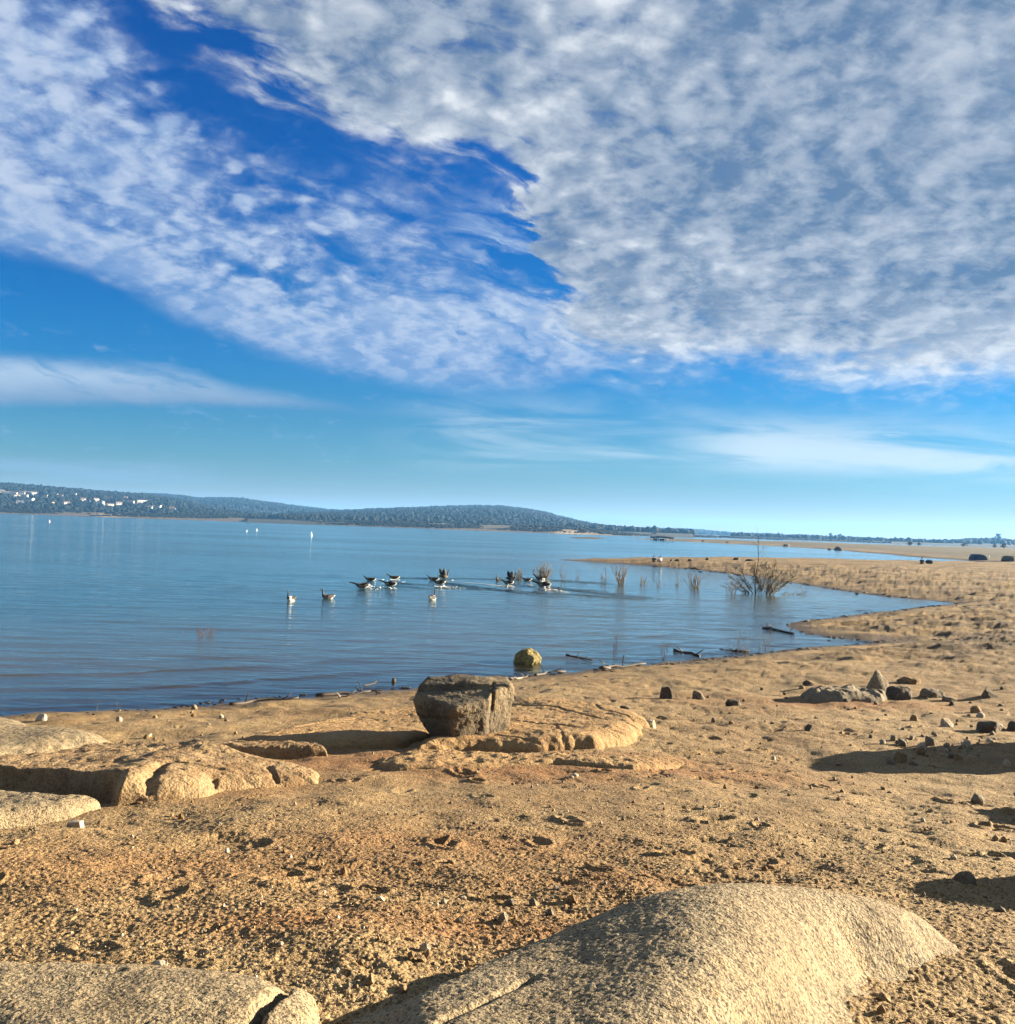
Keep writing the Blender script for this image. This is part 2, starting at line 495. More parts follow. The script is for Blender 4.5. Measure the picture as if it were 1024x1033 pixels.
def build_ground():
    th_f = np.linspace(R(-31), R(31), 1060)
    side = np.concatenate([np.linspace(R(31), R(50), 40)[1:], np.linspace(R(50), R(180), 50)[1:]])
    th = np.concatenate([-side[::-1][1:], th_f, side])
    rows = [0.4, 0.8, 1.2, 1.6, 2.0, 2.3]
    r = 2.5
    while r < 130:
        rows.append(r)
        r += max(0.0105, r * r / 2700 * 0.55)
    while r < 2600:
        rows.append(r)
        r += r * r / 4200 * 0.42
    while r < 9000:
        rows.append(r)
        r *= 1.12
    rr = np.array(rows)
    Rg, Tg = np.meshgrid(rr, th, indexing='ij')
    x, y = Rg * np.sin(Tg), Rg * np.cos(Tg)
    z, sa, sb, sc = ground_all(x, y)
    near = sstep(75, 25, Rg) * sstep(-0.5, 1.2, sa)
    # trodden, clodded sand
    rough = (0.40 + 1.0 * sstep(-0.15, 0.2, fbm2(x * 0.35 + 7, y * 0.35, 21, 3) + 0.02 * (x + 1.0))) * (0.55 + 0.45 * sstep(4, 9, Rg))
    d = fbm2(x * 1.3, y * 1.3, 22, 3) * 0.12
    e = fbm2(x * 4.2, y * 4.2, 23, 3)
    d = d + (e * 0.019 - np.maximum(0, -e - 0.17) * 0.09) * rough
    e2 = fbm2(x * 19.0, y * 19.0, 24, 3)
    d = d + (np.abs(e2) * -0.018 + np.maximum(0, e2 - 0.13) * 0.045) * (0.25 + 0.8 * rough) * sstep(38, 16, Rg)
    d = d + fbm2(x * 40.0, y * 40.0, 25, 3) * 0.022 * sstep(14, 7, Rg)
    # footprints and hollows
    for k in range(170):
        t = RNG.uniform(R(-29), R(29))
        q = 3.2 + 17 * RNG.random() ** 1.2
        fx, fy = q * math.sin(t), q * math.cos(t)
        i0, i1 = np.searchsorted(rr, [q - 0.6, q + 0.6])
        j0, j1 = np.searchsorted(th, [t - 0.6 / q, t + 0.6 / q])
        sl = (slice(i0, i1), slice(j0, j1))
        a = RNG.uniform(0, math.pi)
        ux, uy = x[sl] - fx, y[sl] - fy
        l, w = ux * math.cos(a) + uy * math.sin(a), -ux * math.sin(a) + uy * math.cos(a)
        L = RNG.uniform(0.07, 0.15)
        g = (l / L) ** 2 + (w / (L * 0.5)) ** 2
        dep = RNG.uniform(0.015, 0.04) * (0.4 + 0.6 * rough[sl])
        d[sl] += -dep * np.exp(-g) + dep * 0.7 * np.exp(-((np.sqrt(g) - 1.7) / 0.45) ** 2)
    z = z + d * near
    # low steps where the water stood
    z = z + near * 0.03 * np.tanh(3 * np.sin(sa * 2.1 + 5 * fbm2(x * 0.3, y * 0.3, 61, 2))) * sstep(0.4, 1.5, sa) * sstep(8, 3, sa)
    far_d = fbm2(x * 0.5, y * 0.9, 27, 5, 0.6) * 0.55 * sstep(22, 45, Rg) * sstep(0, 3, sa) * sstep(160, 120, Rg)
    z = z + far_d
    me = mesh_np('ground', np.stack([x, y, z], -1).reshape(-1, 3), grid_faces(len(rr), len(th)))
    edge = np.maximum(np.maximum(sa, sb * 0.2), sc * 0.1)
    attr(me, 'damp', sstep(1.5, 0.15, edge + fbm2(x * 1.1, y * 1.1, 31, 3) * 0.9))
    st = np.zeros_like(x)
    for (c, sx, sy, k) in STAINS:
        st = np.maximum(st, k * np.exp(-((x - c[0]) / sx) ** 2 - ((y - c[1]) / sy) ** 2))
    attr(me, 'stain', st)
    attr(me, 'far', sstep(24, 42, Rg) * (1 - sstep(330, 420, Rg)))
    attr(me, 'olive', np.clip(np.maximum(0.9 * sstep(1, 16, sb + fbm2(x * .03, y * .03, 34, 3) * 14), sstep(6, 30, sc + fbm2(x * 0.012, y * 0.012, 33, 3) * 60)), 0, 1))
    attr(me, 'pale', sstep(40, 5, sc) * sstep(-1, 3, sc) * sstep(-0.1, 0.12, fbm2(x * 0.006, y * 0.006, 35, 2)) + 0.15 * sstep(20, 3, sb) * sstep(-1, 1, sb) * sstep(0, .2, fbm2(x * 0.02, y * 0.02, 36, 2)))
    tag(link('ground', me, M['sand']), 'dry tan lake bed sand with clods and red stains', 'ground', kind='structure')


# ------------------------------------------------------------------ geese: where they are (used for the wakes too)
WAKES = [((368, 594), (372, 597), 0.3), ((398, 588), (470, 593), 0.9), ((400, 583), (540, 585), 0.8), ((446, 588), (560, 602), 1.0), ((445, 592), (640, 604), 1.0), ((514, 590), (600, 596), 0.8), ((535, 585), (610, 589), 1.0),
         ((548, 592), (645, 603), 1.0), ((520, 583), (605, 588), 0.7), ((390, 590), (430, 594), 0.8), ((365, 591), (395, 594), 0.7)]


def build_water():
    th_f = np.linspace(R(-30), R(30), 640)
    side = np.concatenate([np.linspace(R(30), R(60), 60)[1:], np.linspace(R(60), R(180), 30)[1:]])
    th = np.concatenate([-side[::-1][1:], th_f, side])
    rows = [2.0, 6.0, 10.0]
    r = 14.0
    while r < 170:
        rows.append(r)
        r += max(0.05, r * r / 4200 * 0.3)
    while r < 1500:
        rows.append(r)
        r += r * r / 4200 * 1.2
    while r < 9200:
        rows.append(r)
        r *= 1.2
    rr = np.array(rows)
    Rg, Tg = np.meshgrid(rr, th, indexing='ij')
    x, y = Rg * np.sin(Tg), Rg * np.cos(Tg)
    g, sa, sb, sc = ground_all(x, y)
    off = -sa
    fine = sstep(150, 60, Rg)
    # long low ripples running in to the beach
    ph = off * 2 * math.pi / 2.3 + 9 * fbm2(x * 0.05, y * 0.05, 71, 3)
    crest = np.maximum(0, np.sin(ph)) ** 3
    h = 0.026 * crest * sstep(14, 2, off) * (0.5 + 1.6 * np.clip(fbm2(x * 0.09, y * 0.16, 72, 3) + 0.35, 0, 1))
    # wind ripples with long crests
    px_, py_ = x * 0.985 + y * 0.17, -x * 0.17 + y * 0.985
    h = h + 0.055 * fbm2(px_ * 0.22, py_ * 1.0, 73, 3) * fine
    h = h + 0.022 * fbm2(px_ * 0.10, py_ * 0.45, 74, 2) * sstep(170, 100, Rg)
    h = h * sstep(0.0, 1.0, off) * fine
    chop = np.zeros_like(x)
    for (a, b, k) in WAKES:
        A, B = at_z(*a)[:2], at_z(*b)[:2]
        e = B - A
        L = np.hypot(*e)
        t = np.clip(((x - A[0]) * e[0] + (y - A[1]) * e[1]) / (L * L), 0, 1)
        d = np.hypot(x - A[0] - e[0] * t, y - A[1] - e[1] * t)
        wd = 0.35 + 0.5 * t
        side_ = np.exp(-((d - 0.25) / wd) ** 2)
        prof = k * side_ * sstep(0.0, 0.05, t + 0.01) * (1 - 0.6 * t)
        chop = np.maximum(chop, prof)
        h = h + 0.10 * prof * np.cos(d * 5.0) + 0.16 * prof * fbm2(x * 2.2, y * 2.2, 80, 3)
    me = mesh_np('water', np.stack([x, y, h], -1).reshape(-1, 3), grid_faces(len(rr), len(th)))
    attr(me, 'depth', np.maximum(0, -g))
    attr(me, 'chop', chop)
    tag(link('water', me, M['water']), 'calm blue lake with low ripples and goose wakes', 'water', kind='structure')


build_ground()
build_water()


# ------------------------------------------------------------------ rocks
def planes_of(pts):
    bm = bmesh.new()
    for p in pts: bm.verts.new(p)
    bmesh.ops.convex_hull(bm, input=bm.verts)
    bm.normal_update()
    c = np.mean(np.array(pts, float), axis=0)
    out = []
    for f in bm.faces:
        n = np.array(f.normal[:])
        d = float(np.dot(n, np.array(f.verts[0].co[:]) - c))
        if d < 0: n, d = -n, -d
        if d > 1e-4: out.append((n, d))
    bm.free()
    return c, out


def rock_mesh(pts, sub=5, p=16, amp=0.05, freq=2.5, seed=0, fine=0.012, post=None):
    """A faceted rock: the hull of pts with edges worn round and a broken surface."""
    dirs, faces = ico(sub)
    c, pl = planes_of(pts)
    acc = 0
    for n, d in pl:
        acc = acc + np.maximum(dirs @ n, 0) ** p / d ** p
    rad = np.maximum(acc, 1e-9) ** (-1.0 / p)
    v = dirs * rad[:, None]
    size = float(np.mean(rad))
    n1 = fbm3(v / size * freq, seed, 4) * 2
    n2 = np.abs(fbm3(v / size * freq * 3.1, seed + 5, 4)) * 2
    v = v * (1 + amp * n1 - amp * 0.6 * n2 + fine * fbm3(v / size * 22, seed + 9, 2) * 2)[:, None] + c
    if post is not None: v = post(v)
    return mesh_np('rock', v, faces, True)


def rand_pts(w, d, h, n=12, seed=0, bottom=0.3):
    r = random.Random(seed)
    pts = []
    for k in range(n):
        a = 2 * math.pi * (k + r.uniform(-.4, .4)) / n
        e = r.uniform(-0.3, 0.9)
        pts.append((w / 2 * math.cos(a) * r.uniform(.8, 1) * math.cos(e), d / 2 * math.sin(a) * r.uniform(.8, 1) * math.cos(e), h * max(-bottom, math.sin(e) * 1.25 * r.uniform(.8, 1))))
    pts += [(r.uniform(-.38, -.1) * w, r.uniform(-.25, .25) * d, h * r.uniform(.75, 1)), (r.uniform(.05, .36) * w, r.uniform(-.25, .25) * d, h * r.uniform(.6, 1)), (r.uniform(-.2, .2) * w, r.uniform(0, .35) * d, h * r.uniform(.8, 1)), (0, 0, -bottom * h), (-.4 * w, 0, -bottom * h), (.4 * w, .1 * d, -bottom * h), (.05 * w, -.4 * d, -bottom * h), (0, .4 * d, -bottom * h)]
    return pts


def rock_at(name, label, px, py, wpx, hpx, mat, seed, depth=0.8, sub=5, p=26, amp=0.10, group=None, pts=None, rz=0.0, cat='rock', sink=0.10):
    """A rock whose foot is seen at (px,py), wpx wide and hpx tall in the photograph."""
    q = on_ground(px, py)
    s = q[1] / FPX
    w, h = wpx * s, hpx * s
    if pts is None: pts = rand_pts(w, w * depth, h, 11, seed)
    else: pts = [(a * w, b * w * depth, c * h) for a, b, c in pts]
    me = rock_mesh(pts, sub, p, amp, 2.3, seed)
    q[1] += w * depth * 0.35
    q[0] *= q[1] / (q[1] - w * depth * 0.35)
    q[2] = max(gz(q[0], q[1]), -0.02) - sink * h
    o = link(name, me, mat, loc=q, rz=rz)
    return tag(o, label, cat, group)


def outcrop(name, label, outline, H, w, mat, res=0.03, seed=0, lump=0.35, lfreq=1.2, cracks=(), p=2.0, fine=0.006, extra=None, cat='rock', group=None, ffreq=22, base=0.0, blur=0.0):
    """Bedrock standing out of the sand. outline: pixels with the height above ground at which each is seen."""
    P = []
    for o in outline:
        P.append(tuple(on_ground(o[0], o[1], o[2] if len(o) > 2 else 0.0)[:2]))
    P = np.array(P)
    mg = 0.12
    x0, y0 = P.min(0) - mg
    x1, y1 = P.max(0) + mg
    nx, ny = int((x1 - x0) / res) + 2, int((y1 - y0) / res) + 2
    X_, Y_ = np.meshgrid(np.linspace(x0, x1, nx), np.linspace(y0, y1, ny))
    sd = sdist([tuple(q) for q in P], X_, Y_) + fbm2(X_ * 2.5, Y_ * 2.5, seed, 3) * (0.12 if callable(w) else min(0.25, w * 0.5))
    wv = w(X_, Y_) if callable(w) else w
    t = np.clip(sd / wv, 0, 1)
    prof = (1 - (1 - t) ** p) ** (1 / p)
    g = ground_all(X_, Y_)[0]
    h = H * prof * (1 + lump * 2 * fbm2(X_ * lfreq, Y_ * lfreq, seed + 3, 3))
    if extra is not None: h = h * extra(X_, Y_, t)
    if blur:
        k = max(1, int(blur / res))
        for _ in range(2):
            for ax in (0, 1):
                q = np.pad(h, [(k + 1, k) if a == ax else (0, 0) for a in (0, 1)], mode='edge').cumsum(ax)
                h = (q[2 * k + 1:] - q[:-2 * k - 1]) / (2 * k + 1) if ax == 0 else (q[:, 2 * k + 1:] - q[:, :-2 * k - 1]) / (2 * k + 1)
    if blur: h = h * sstep(-0.01, 0.28, sd)
    for (pl, dep, wid) in cracks:
        q = [on_ground(a, b, H * 0.7)[:2] for a, b in pl]
        d2 = np.full(X_.shape, 1e9)
        for a, b in zip(q[:-1], q[1:]):
            e = b - a
            tt = np.clip(((X_ - a[0]) * e[0] + (Y_ - a[1]) * e[1]) / (e @ e), 0, 1)
            d2 = np.minimum(d2, (X_ - a[0] - e[0] * tt) ** 2 + (Y_ - a[1] - e[1] * tt) ** 2)
        dd = np.sqrt(d2) + fbm2(X_ * 9, Y_ * 9, seed + 8, 2) * wid * 0.8
        h = h - dep * np.exp(-(dd / wid) ** 2) * sstep(0, 0.2, t)
    n = fbm2(X_ * ffreq, Y_ * ffreq, seed + 11, 4, 0.65)
    h = h + (fine * 3.2 * n - fine * 4 * np.maximum(0, -n - 0.1) + fine * 5 * fbm2(X_ * 6, Y_ * 6, seed + 12, 3)) * sstep(-0.02, 0.08, sd)
    h = np.where(sd > 0, h, sd * 2.0) + base
    c = P.mean(0)
    cz = gz(c[0], c[1])
    keep = (sd > -mg * 0.9)
    V = np.stack([X_ - c[0], Y_ - c[1], g + h - cz], -1).reshape(-1, 3)
    F = grid_faces(ny, nx)
    F = F[keep.ravel()[F].all(1)]
    used = np.unique(F)
    re = np.full(len(V), -1)
    re[used] = np.arange(len(used))
    o = link(name, mesh_np(name, V[used], re[F]), mat, loc=(c[0], c[1], cz))
    return tag(o, label, cat, group)


# the big pale mound in the right foreground
outcrop('granite_mound', 'broad speckled granite mound bulging from the sand in the right foreground', [(330, 1085), (362, 1033), (440, 995), (520, 965, .02), (590, 944, .05), (660, 922, .14), (740, 903, .22), (800, 895, .25), (850, 893, .25), (900, 902, .22), (950, 923, .14), (978, 945, .07), (972, 970), (940, 984), (890, 992), (860, 1015), (840, 1060), (800, 1150), (600, 1280), (330, 1250)],
        0.41, lambda X_, Y_: 0.44 + 0.44 * sstep(0.3, 1.5, X_ - 0.6 * (Y_ - 3.6)), M['granite'], 0.0085, 3, 0.10, 0.9, p=1.5, blur=0.16, cracks=[([(730, 1040), (755, 1012), (790, 992), (850, 985), (905, 985)], 0.12, 0.05), ([(905, 985), (940, 975), (975, 965)], 0.05, 0.05), ([(840, 960), (900, 975), (930, 985)], 0.02, 0.03), ([(380, 1030), (450, 1000), (540, 968)], 0.02, 0.02)], extra=lambda X_, Y_, t: 0.50 + 0.50 * sstep(0.0, 1.1, X_), fine=0.0030, ffreq=64)
# bottom left slab, cracked across near its right end
outcrop('granite_slab', 'flat pale speckled granite slab with a cracked right end in the bottom left corner', [(-60, 985), (40, 978, .04), (120, 973, .06), (200, 974, .08), (250, 980, .08), (285, 992, .07), (305, 994, .06), (322, 1004, .04), (329, 1022), (318, 1048), (240, 1080), (0, 1110), (-80, 1070)],
        0.13, 0.30, M['granite'], 0.0085, 14, 0.12, 1.2, fine=0.0030, ffreq=64, cracks=[([(296, 985), (282, 1006), (262, 1024), (250, 1045)], 0.10, 0.022), ([(10, 1000), (120, 985)], 0.015, 0.02)])
# left-hand outcrops
outcrop('granite_dome', 'smooth pale granite dome at the left edge between beach and brown outcrop', [(-80, 745), (-60, 728, .25), (0, 724, .3), (50, 733, .25), (90, 745, .15), (116, 757, .05), (112, 766), (60, 776), (0, 785), (-80, 790)],
        0.42, 0.8, M['granite'], 0.02, 21, 0.2, 0.7, fine=0.005, ffreq=20)
OB = on_ground(150, 800)


def hollow(X_, Y_, t):
    """A bulge right of the hollow, thinning out to the right."""
    r = X_ - OB[0]
    return 0.95 + 0.35 * np.exp(-((r + 0.05) / 0.42) ** 2) - 0.45 * sstep(0.3, 1.5, r)


outcrop('brown_outcrop', 'hollowed brown bedrock outcrop with a dark shaded face on the left', [(-90, 776, .1), (-40, 769, .1), (0, 766, .1), (50, 761, .1), (110, 758, .1), (180, 761, .1), (250, 766, .08), (300, 773, .04), (325, 782), (318, 791), (270, 796), (225, 800), (200, 806), (160, 810), (118, 812), (104, 806), (60, 800), (0, 795), (-60, 789), (-100, 787)],
        0.27, lambda X_, Y_: 0.06 + 0.30 * sstep(-0.30, 0.10, X_ - OB[0]), M['brown'], 0.012, 25, 0.22, 1.6, p=1.8, cracks=[([(140, 812), (146, 795), (165, 780)], 0.078, 0.070), ([(182, 808), (196, 795)], 0.090, 0.070), ([(215, 782), (235, 790), (240, 800)], 0.048, 0.040), ([(270, 772), (288, 782), (292, 796)], 0.042, 0.030), ([(170, 778), (240, 779), (310, 785)], 0.030, 0.040)], fine=0.008, ffreq=9, extra=hollow)
outcrop('low_pale_slab', 'low pale granite slab at the left edge below the brown outcrop', [(-60, 800, .1), (0, 799, .1), (50, 803, .08), (95, 808, .03), (100, 815), (70, 824), (0, 832), (-60, 836)],
        0.14, 0.25, M['granite'], 0.012, 29, 0.25, 1.0, fine=0.006, ffreq=20)
# the ledge the boulder stands on
outcrop('ochre_ledge', 'layered ochre bedrock ledge beneath and right of the large boulder', [(420, 760), (430, 745, .05), (470, 728, .1), (505, 712, .14), (530, 703, .16), (565, 705, .16), (600, 712, .13), (640, 722, .06), (655, 734), (640, 748), (600, 756), (540, 758), (480, 758)],
        0.22, 0.42, M['ledge'], 0.016, 33, 0.25, 1.0, cracks=[([(480, 728), (540, 733), (590, 738), (640, 740)], 0.030, 0.042), ([(510, 713), (560, 718), (600, 727), (645, 733)], 0.027, 0.035), ([(590, 705), (606, 720), (640, 728)], 0.021, 0.028), ([(440, 748), (500, 744), (570, 750), (640, 750)], 0.021, 0.028), ([(560, 735), (575, 756)], 0.015, 0.021)], fine=0.006, ffreq=10)
outcrop('shaded_ledge', 'long low bedrock ledge reaching left from the large boulder in its shade', [(225, 754), (265, 742, .06), (310, 728, .12), (360, 716, .16), (400, 709, .18), (440, 708, .18), (470, 722, .1), (440, 745), (400, 753), (320, 757)],
        0.15, 0.35, M['ledge'], 0.018, 37, 0.25, 0.9, cracks=[([(260, 746), (340, 737), (430, 731)], 0.027, 0.042), ([(300, 735), (370, 724), (430, 720)], 0.018, 0.035)], fine=0.006, ffreq=10)
outcrop('narrow_ledge', 'narrow rounded brown bedrock ridge left of the shaded ledge', [(185, 760), (205, 753, .08), (250, 749, .13), (300, 750, .11), (332, 756, .04), (330, 762), (260, 765), (200, 764)],
        0.17, 0.18, M['brown'], 0.014, 41, 0.2, 1.2, fine=0.008, ffreq=12)
outcrop('stained_shelf', 'thin rust stained rock shelf on the sand below the large boulder', [(380, 768), (420, 757, .04), (500, 758, .05), (600, 762, .05), (680, 764, .03), (700, 772), (640, 778), (560, 772), (470, 776), (400, 778)],
        0.06, 0.2, M['ledge'], 0.02, 43, 0.6, 1.1, fine=0.01, ffreq=10)

# the large boulder: a dark front block and a slab behind it
bp = on_ground(462, 744, 0.16)
sc_ = (bp[1] + 0.35) / FPX


def px_pts(lst):
    """Corners given as (pixels right of 462, metres away, pixels above 744)."""
    return [(a * sc_, b, c * sc_) for a, b, c in lst]


def split_block(v):
    """The cleft between the dark block and the slab at its back and right."""
    x, y, z = v[:, 0] / sc_, v[:, 1], v[:, 2] / sc_
    f = sstep(0.75, 0.45, y)
    v[:, 1] += 0.09 * np.exp(-((x - 31 + 1.2 * np.sin(z * .11)) / 1.5) ** 2) * f          # upright cleft
    v[:, 1] += 0.10 * sstep(29, 33, x) * f
    v[:, 2] -= (3.5 * sstep(0.62, 0.50, y + 0.004 * x) * sstep(22, 38, z) * sstep(34, 28, x) + 3.0 * np.exp(-((y - 0.55 + .003 * x) / .05) ** 2) * sstep(32, 42, z)) * sc_
    v[:, 1] += 0.05 * np.exp(-((z - 24 - .25 * x) / 1.6) ** 2) * f
    return v


me = rock_mesh(px_pts([(-49, .60, 41), (-48, .45, 30), (-42, .5, 12), (-24, .45, -10), (-4, -.36, 38), (-6, -.32, 18), (-2, -.20, -12), (26, .0, -10), (47, .26, -6), (51, .32, 12), (54, .42, 46), (50, .32, 51), (28, -.04, 44), (26, -.08, 20), (48, 1.2, 51), (-38, 1.2, 49), (46, 1.2, -10), (-36, 1.2, -10), (0, 1.25, 52)]), 6, 70, 0.06, 2.8, 58, post=split_block)
tag(link('boulder', me, M['boulder'], loc=(bp[0], bp[1], bp[2] - 0.02)), 'large dark angular boulder with a cleft right end on the bedrock ledge', 'boulder')

# the mossy rock in the water
rock_at('mossy_rock', 'yellow mossy rock standing in the shallow water off the beach', 532, 670, 31, 18, M['moss'], 61, 0.9, 5, 18, 0.22, pts=[(-.5, 0, .0), (-.48, -.2, .5), (-.2, -.3, .95), (.1, 0, 1.0), (.4, -.1, .75), (.5, .1, .3), (.45, .3, -.3), (-.4, .4, -.3), (0, -.5, -.2), (.2, -.45, .3), (-.2, .4, .8), (.3, .4, .6)])
# right-hand stones
rock_at('dark_stone', 'dark square stone on the sand to the right of the ledge', 671, 705, 15, 14, M['darkstone'], 63, 0.9, pts=[(-.45, -.4, -.2), (.45, -.4, -.2), (.5, .4, -.2), (-.4, .4, -.2), (-.3, -.35, .9), (.2, -.35, 1), (.45, -.3, .5), (.3, .3, .95), (-.25, .3, .9)])
rock_at('stump_stone', 'blunt dark stone with a pale right side next to the dark square stone', 704, 706, 16, 11, M['stone'], 64, 0.9)
outcrop('low_outcrop', 'long low dark outcrop at the foot of the pointed stone', [(808, 703), (830, 695, .15), (860, 690, .25), (885, 692, .25), (897, 700, .1), (890, 707), (850, 709), (815, 708)], 0.20, 0.26, M['stone'], 0.02, 65, 0.45, 1.8, p=1.5, fine=0.014, ffreq=6)
rock_at('pointed_stone', 'upright pointed grey stone rising above the low outcrop on the right', 884, 698, 27, 25, M['stone'], 66, 0.7, 5, 18, 0.06, pts=[(-.45, -.2, 0), (-.3, -.35, .45), (-.08, -.1, 1.0), (.08, 0, .95), (.3, -.1, .6), (.48, 0, .5), (.5, .2, 0), (.2, -.5, 0), (-.4, .4, 0), (.4, .45, .2), (0, .4, .7), (0, 0, -.3)])
rock_at('rock_hump', 'dark humped rock right beside the pointed stone', 905, 705, 36, 15, M['darkstone'], 67, 0.7, sink=.15)
rock_at('rock_hump', 'brown flat rock behind the dark humped rock', 918, 690, 32, 9, M['brown'], 68, 0.6)
rock_at('rock_hump', 'rounded brown rock at the right end of the low outcrop', 940, 704, 34, 12, M['stone'], 69, 0.7, sink=.2)
rock_at('block_stone', 'small block stone with a bright right end in front of the brown rocks', 957, 708, 18, 7, M['stone'], 70, 0.7)
rock_at('wedge_stone', 'dark wedge shaped stone casting a long shadow near the right edge', 998, 705, 20, 13, M['stone'], 71, 0.7, pts=[(-.45, -.3, 0), (-.35, -.35, .8), (-.15, 0, 1.0), (.15, -.2, .6), (.5, -.2, .1), (.5, .3, 0), (-.4, .4, 0), (0, .4, .8), (0, -.5, 0), (0, 0, -.3)])
rock_at('block_stone', 'brown block stone sitting between the wedge stone and the rubble', 984, 719, 14, 8, M['brown'], 72, 0.8)
rock_at('pale_stone', 'pale triangular stone at the left end of the rubble patch', 955, 733, 17, 10, M['palestone'], 73, 0.8)
rock_at('dark_stone', 'large dark stone at the back of the rubble patch', 998, 740, 34, 15, M['darkstone'], 74, 0.7)
rock_at('dark_stone', 'dark stone cut by the right edge beside the rubble patch', 1024, 738, 22, 12, M['darkstone'], 75, 0.8)
rock_at('grey_stone', 'grey round stone in the middle of the rubble patch', 938, 752, 14, 11, M['stone'], 76, 0.8)
rock_at('grey_stone', 'tan leaning stone at the left front of the rubble patch', 908, 769, 17, 11, M['brown'], 77, 0.8)
rock_at('grey_stone', 'greenish grey stone at the front edge of the rubble patch', 899, 772, 14, 9, M['stone'], 78, 0.8)
rock_at('grey_stone', 'grey stone at the tip of the long shadow', 921, 774, 13, 7, M['stone'], 79, 0.8)
rock_at('grey_stone', 'grey stone lying inside the long shadow on the right', 986, 809, 17, 9, M['stone'], 80, 0.8)
rock_at('tan_stone', 'smooth tan stone with a shadow above the granite mound at the right', 972, 892, 32, 17, M['stone'], 81, 0.8, 5, 9, 0.05)
rock_at('dark_clod', 'dark rough clod on the sand above the ridge of the granite mound', 626, 935, 19, 12, M['darkstone'], 82, 0.8, 5, 9, 0.12)
rock_at('white_chip', 'tiny white stone chip beyond the dark rough clod', 661, 915, 6, 6, M['palestone'], 83, 0.8, 3, 14)
rock_at('white_stone', 'small white block stone below the low pale slab on the left', 76, 836, 15, 9, M['palestone'], 84, 0.8, pts=[(-.5, -.4, 0), (.5, -.4, 0), (.5, .4, 0), (-.5, .4, 0), (-.45, -.4, .8), (.4, -.4, 1), (.45, .35, .9), (-.4, .35, .9), (0, 0, -.3)])
rock_at('white_stone', 'pale round stone at the waterline behind the granite dome', 42, 727, 16, 8, M['palestone'], 85, 0.8, 4, 8, 0.05)
rock_at('speckled_stone', 'small pale and dark stone at the right tip of the ochre ledge', 655, 735, 17, 10, M['palestone'], 86, 0.8)
rock_at('grey_stone', 'flat dark stone between ochre ledge and dark square stone', 630, 716, 14, 5, M['darkstone'], 87, 0.8)
rock_at('pale_stone', 'ochre lumpy stone in the crease of the ochre ledge', 548, 738, 24, 10, M['ledge'], 88, 0.6)
rock_at('grey_stone', 'small brown stone leaning against the right foot of the large boulder', 516, 731, 20, 9, M['stone'], 89, 0.6)
rock_at('dark_stone', 'dark stone on the flat sand left of the low outcrop', 740, 713, 20, 9, M['darkstone'], 90, 0.7)
rock_at('dark_stone', 'small dark stone left of the pointed stone beyond the low outcrop', 815, 692, 14, 6, M['darkstone'], 91, 0.7)
rock_at('dark_stone', 'lone dark stone on the open sand in the middle right', 816, 737, 11, 7, M['darkstone'], 92, 0.7)
rock_at('dark_stone', 'small dark stone on the sand just past the inlet', 891, 656, 10, 4, M['darkstone'], 93, 0.7)
rock_at('white_chip', 'tiny white chip on the rust stained shelf', 457, 760, 6, 5, M['palestone'], 94, 0.8, 3)
rock_at('white_chip', 'small pale stones end chip at the right of the rust stained shelf', 580, 784, 9, 5, M['palestone'], 95, 0.8, 3)
rock_at('dark_stone', 'small dark knob of rock at the waterline left of the large boulder', 397, 688, 6, 6, M['darkstone'], 96, 0.8, 3)
# boulders beyond the right edge of the frame, whose shadows lie across the sand
for k, (x, y, w, d, h, lb) in enumerate([(10.4, 16.6, 2.6, 3.0, 1.8, 'tall boulder beyond the right edge whose shadow crosses the sand'), (10.6, 14.2, 2.2, 2.4, 1.25, 'middle boulder beyond the right edge next to the tall boulder'), (7.9, 12.0, 1.6, 2.0, .8, 'squat boulder beyond the right edge near the middle boulder'), (6.0, 9.4, 1.3, 1.1, 0.55, 'low boulder beyond the right edge above the granite mound'), (4.9, 7.6, 1.0, 1.9, 0.66, 'small boulder beyond the right edge beside the granite mound')]):
    me = rock_mesh(rand_pts(w, d, h, 12, 200 + k), 5, 12, 0.07, 2.2, 200 + k)
    tag(link('boulder', me, M['boulder'], loc=(x, y, gz(x, y))), lb, 'boulder')

# rubble: single stones in the patch at the right
for k in range(80):
    px, py = random.gauss(952, 34), random.gauss(751, 10)
    if px > 1040: px = 1040 - random.random() * 60
    mt = random.choice(['stone', 'palestone', 'stone', 'brown'])
    w = random.choice([3, 4, 4, 5, 6, 8, 11])
    rock_at('rubble_stone', 'small stone in the rubble patch on the right', px, py, w, w * random.uniform(.5, .75), M[mt], 300 + k, 0.9, 3, 24, 0.10, group='small stones of the rubble patch')
for k in range(34):
    t = random.random()
    px, py = random.uniform(690, 1020), random.uniform(690, 740)
    w = random.choice([4, 5, 6, 8])
    rock_at('loose_stone', 'small stone strewn on the sand around the low outcrop', px, py, w, w * random.uniform(.45, .7), M[random.choice(['stone', 'darkstone', 'brown'])], 400 + k, 0.9, 3, 24, 0.10, group='small stones round the low outcrop')


for k in range(26):
    px, py = random.uniform(120, 420), random.uniform(713, 748)
    w = random.choice([4, 5, 6, 8])
    rock_at('beach_stone', 'small stone on the strip of beach behind the left outcrops', px, py, w, w * random.uniform(.4, .65), M[random.choice(['stone', 'palestone', 'brown', 'brown'])], 600 + k, 0.9, 3, 24, 0.10, group='small stones on the strip of beach')


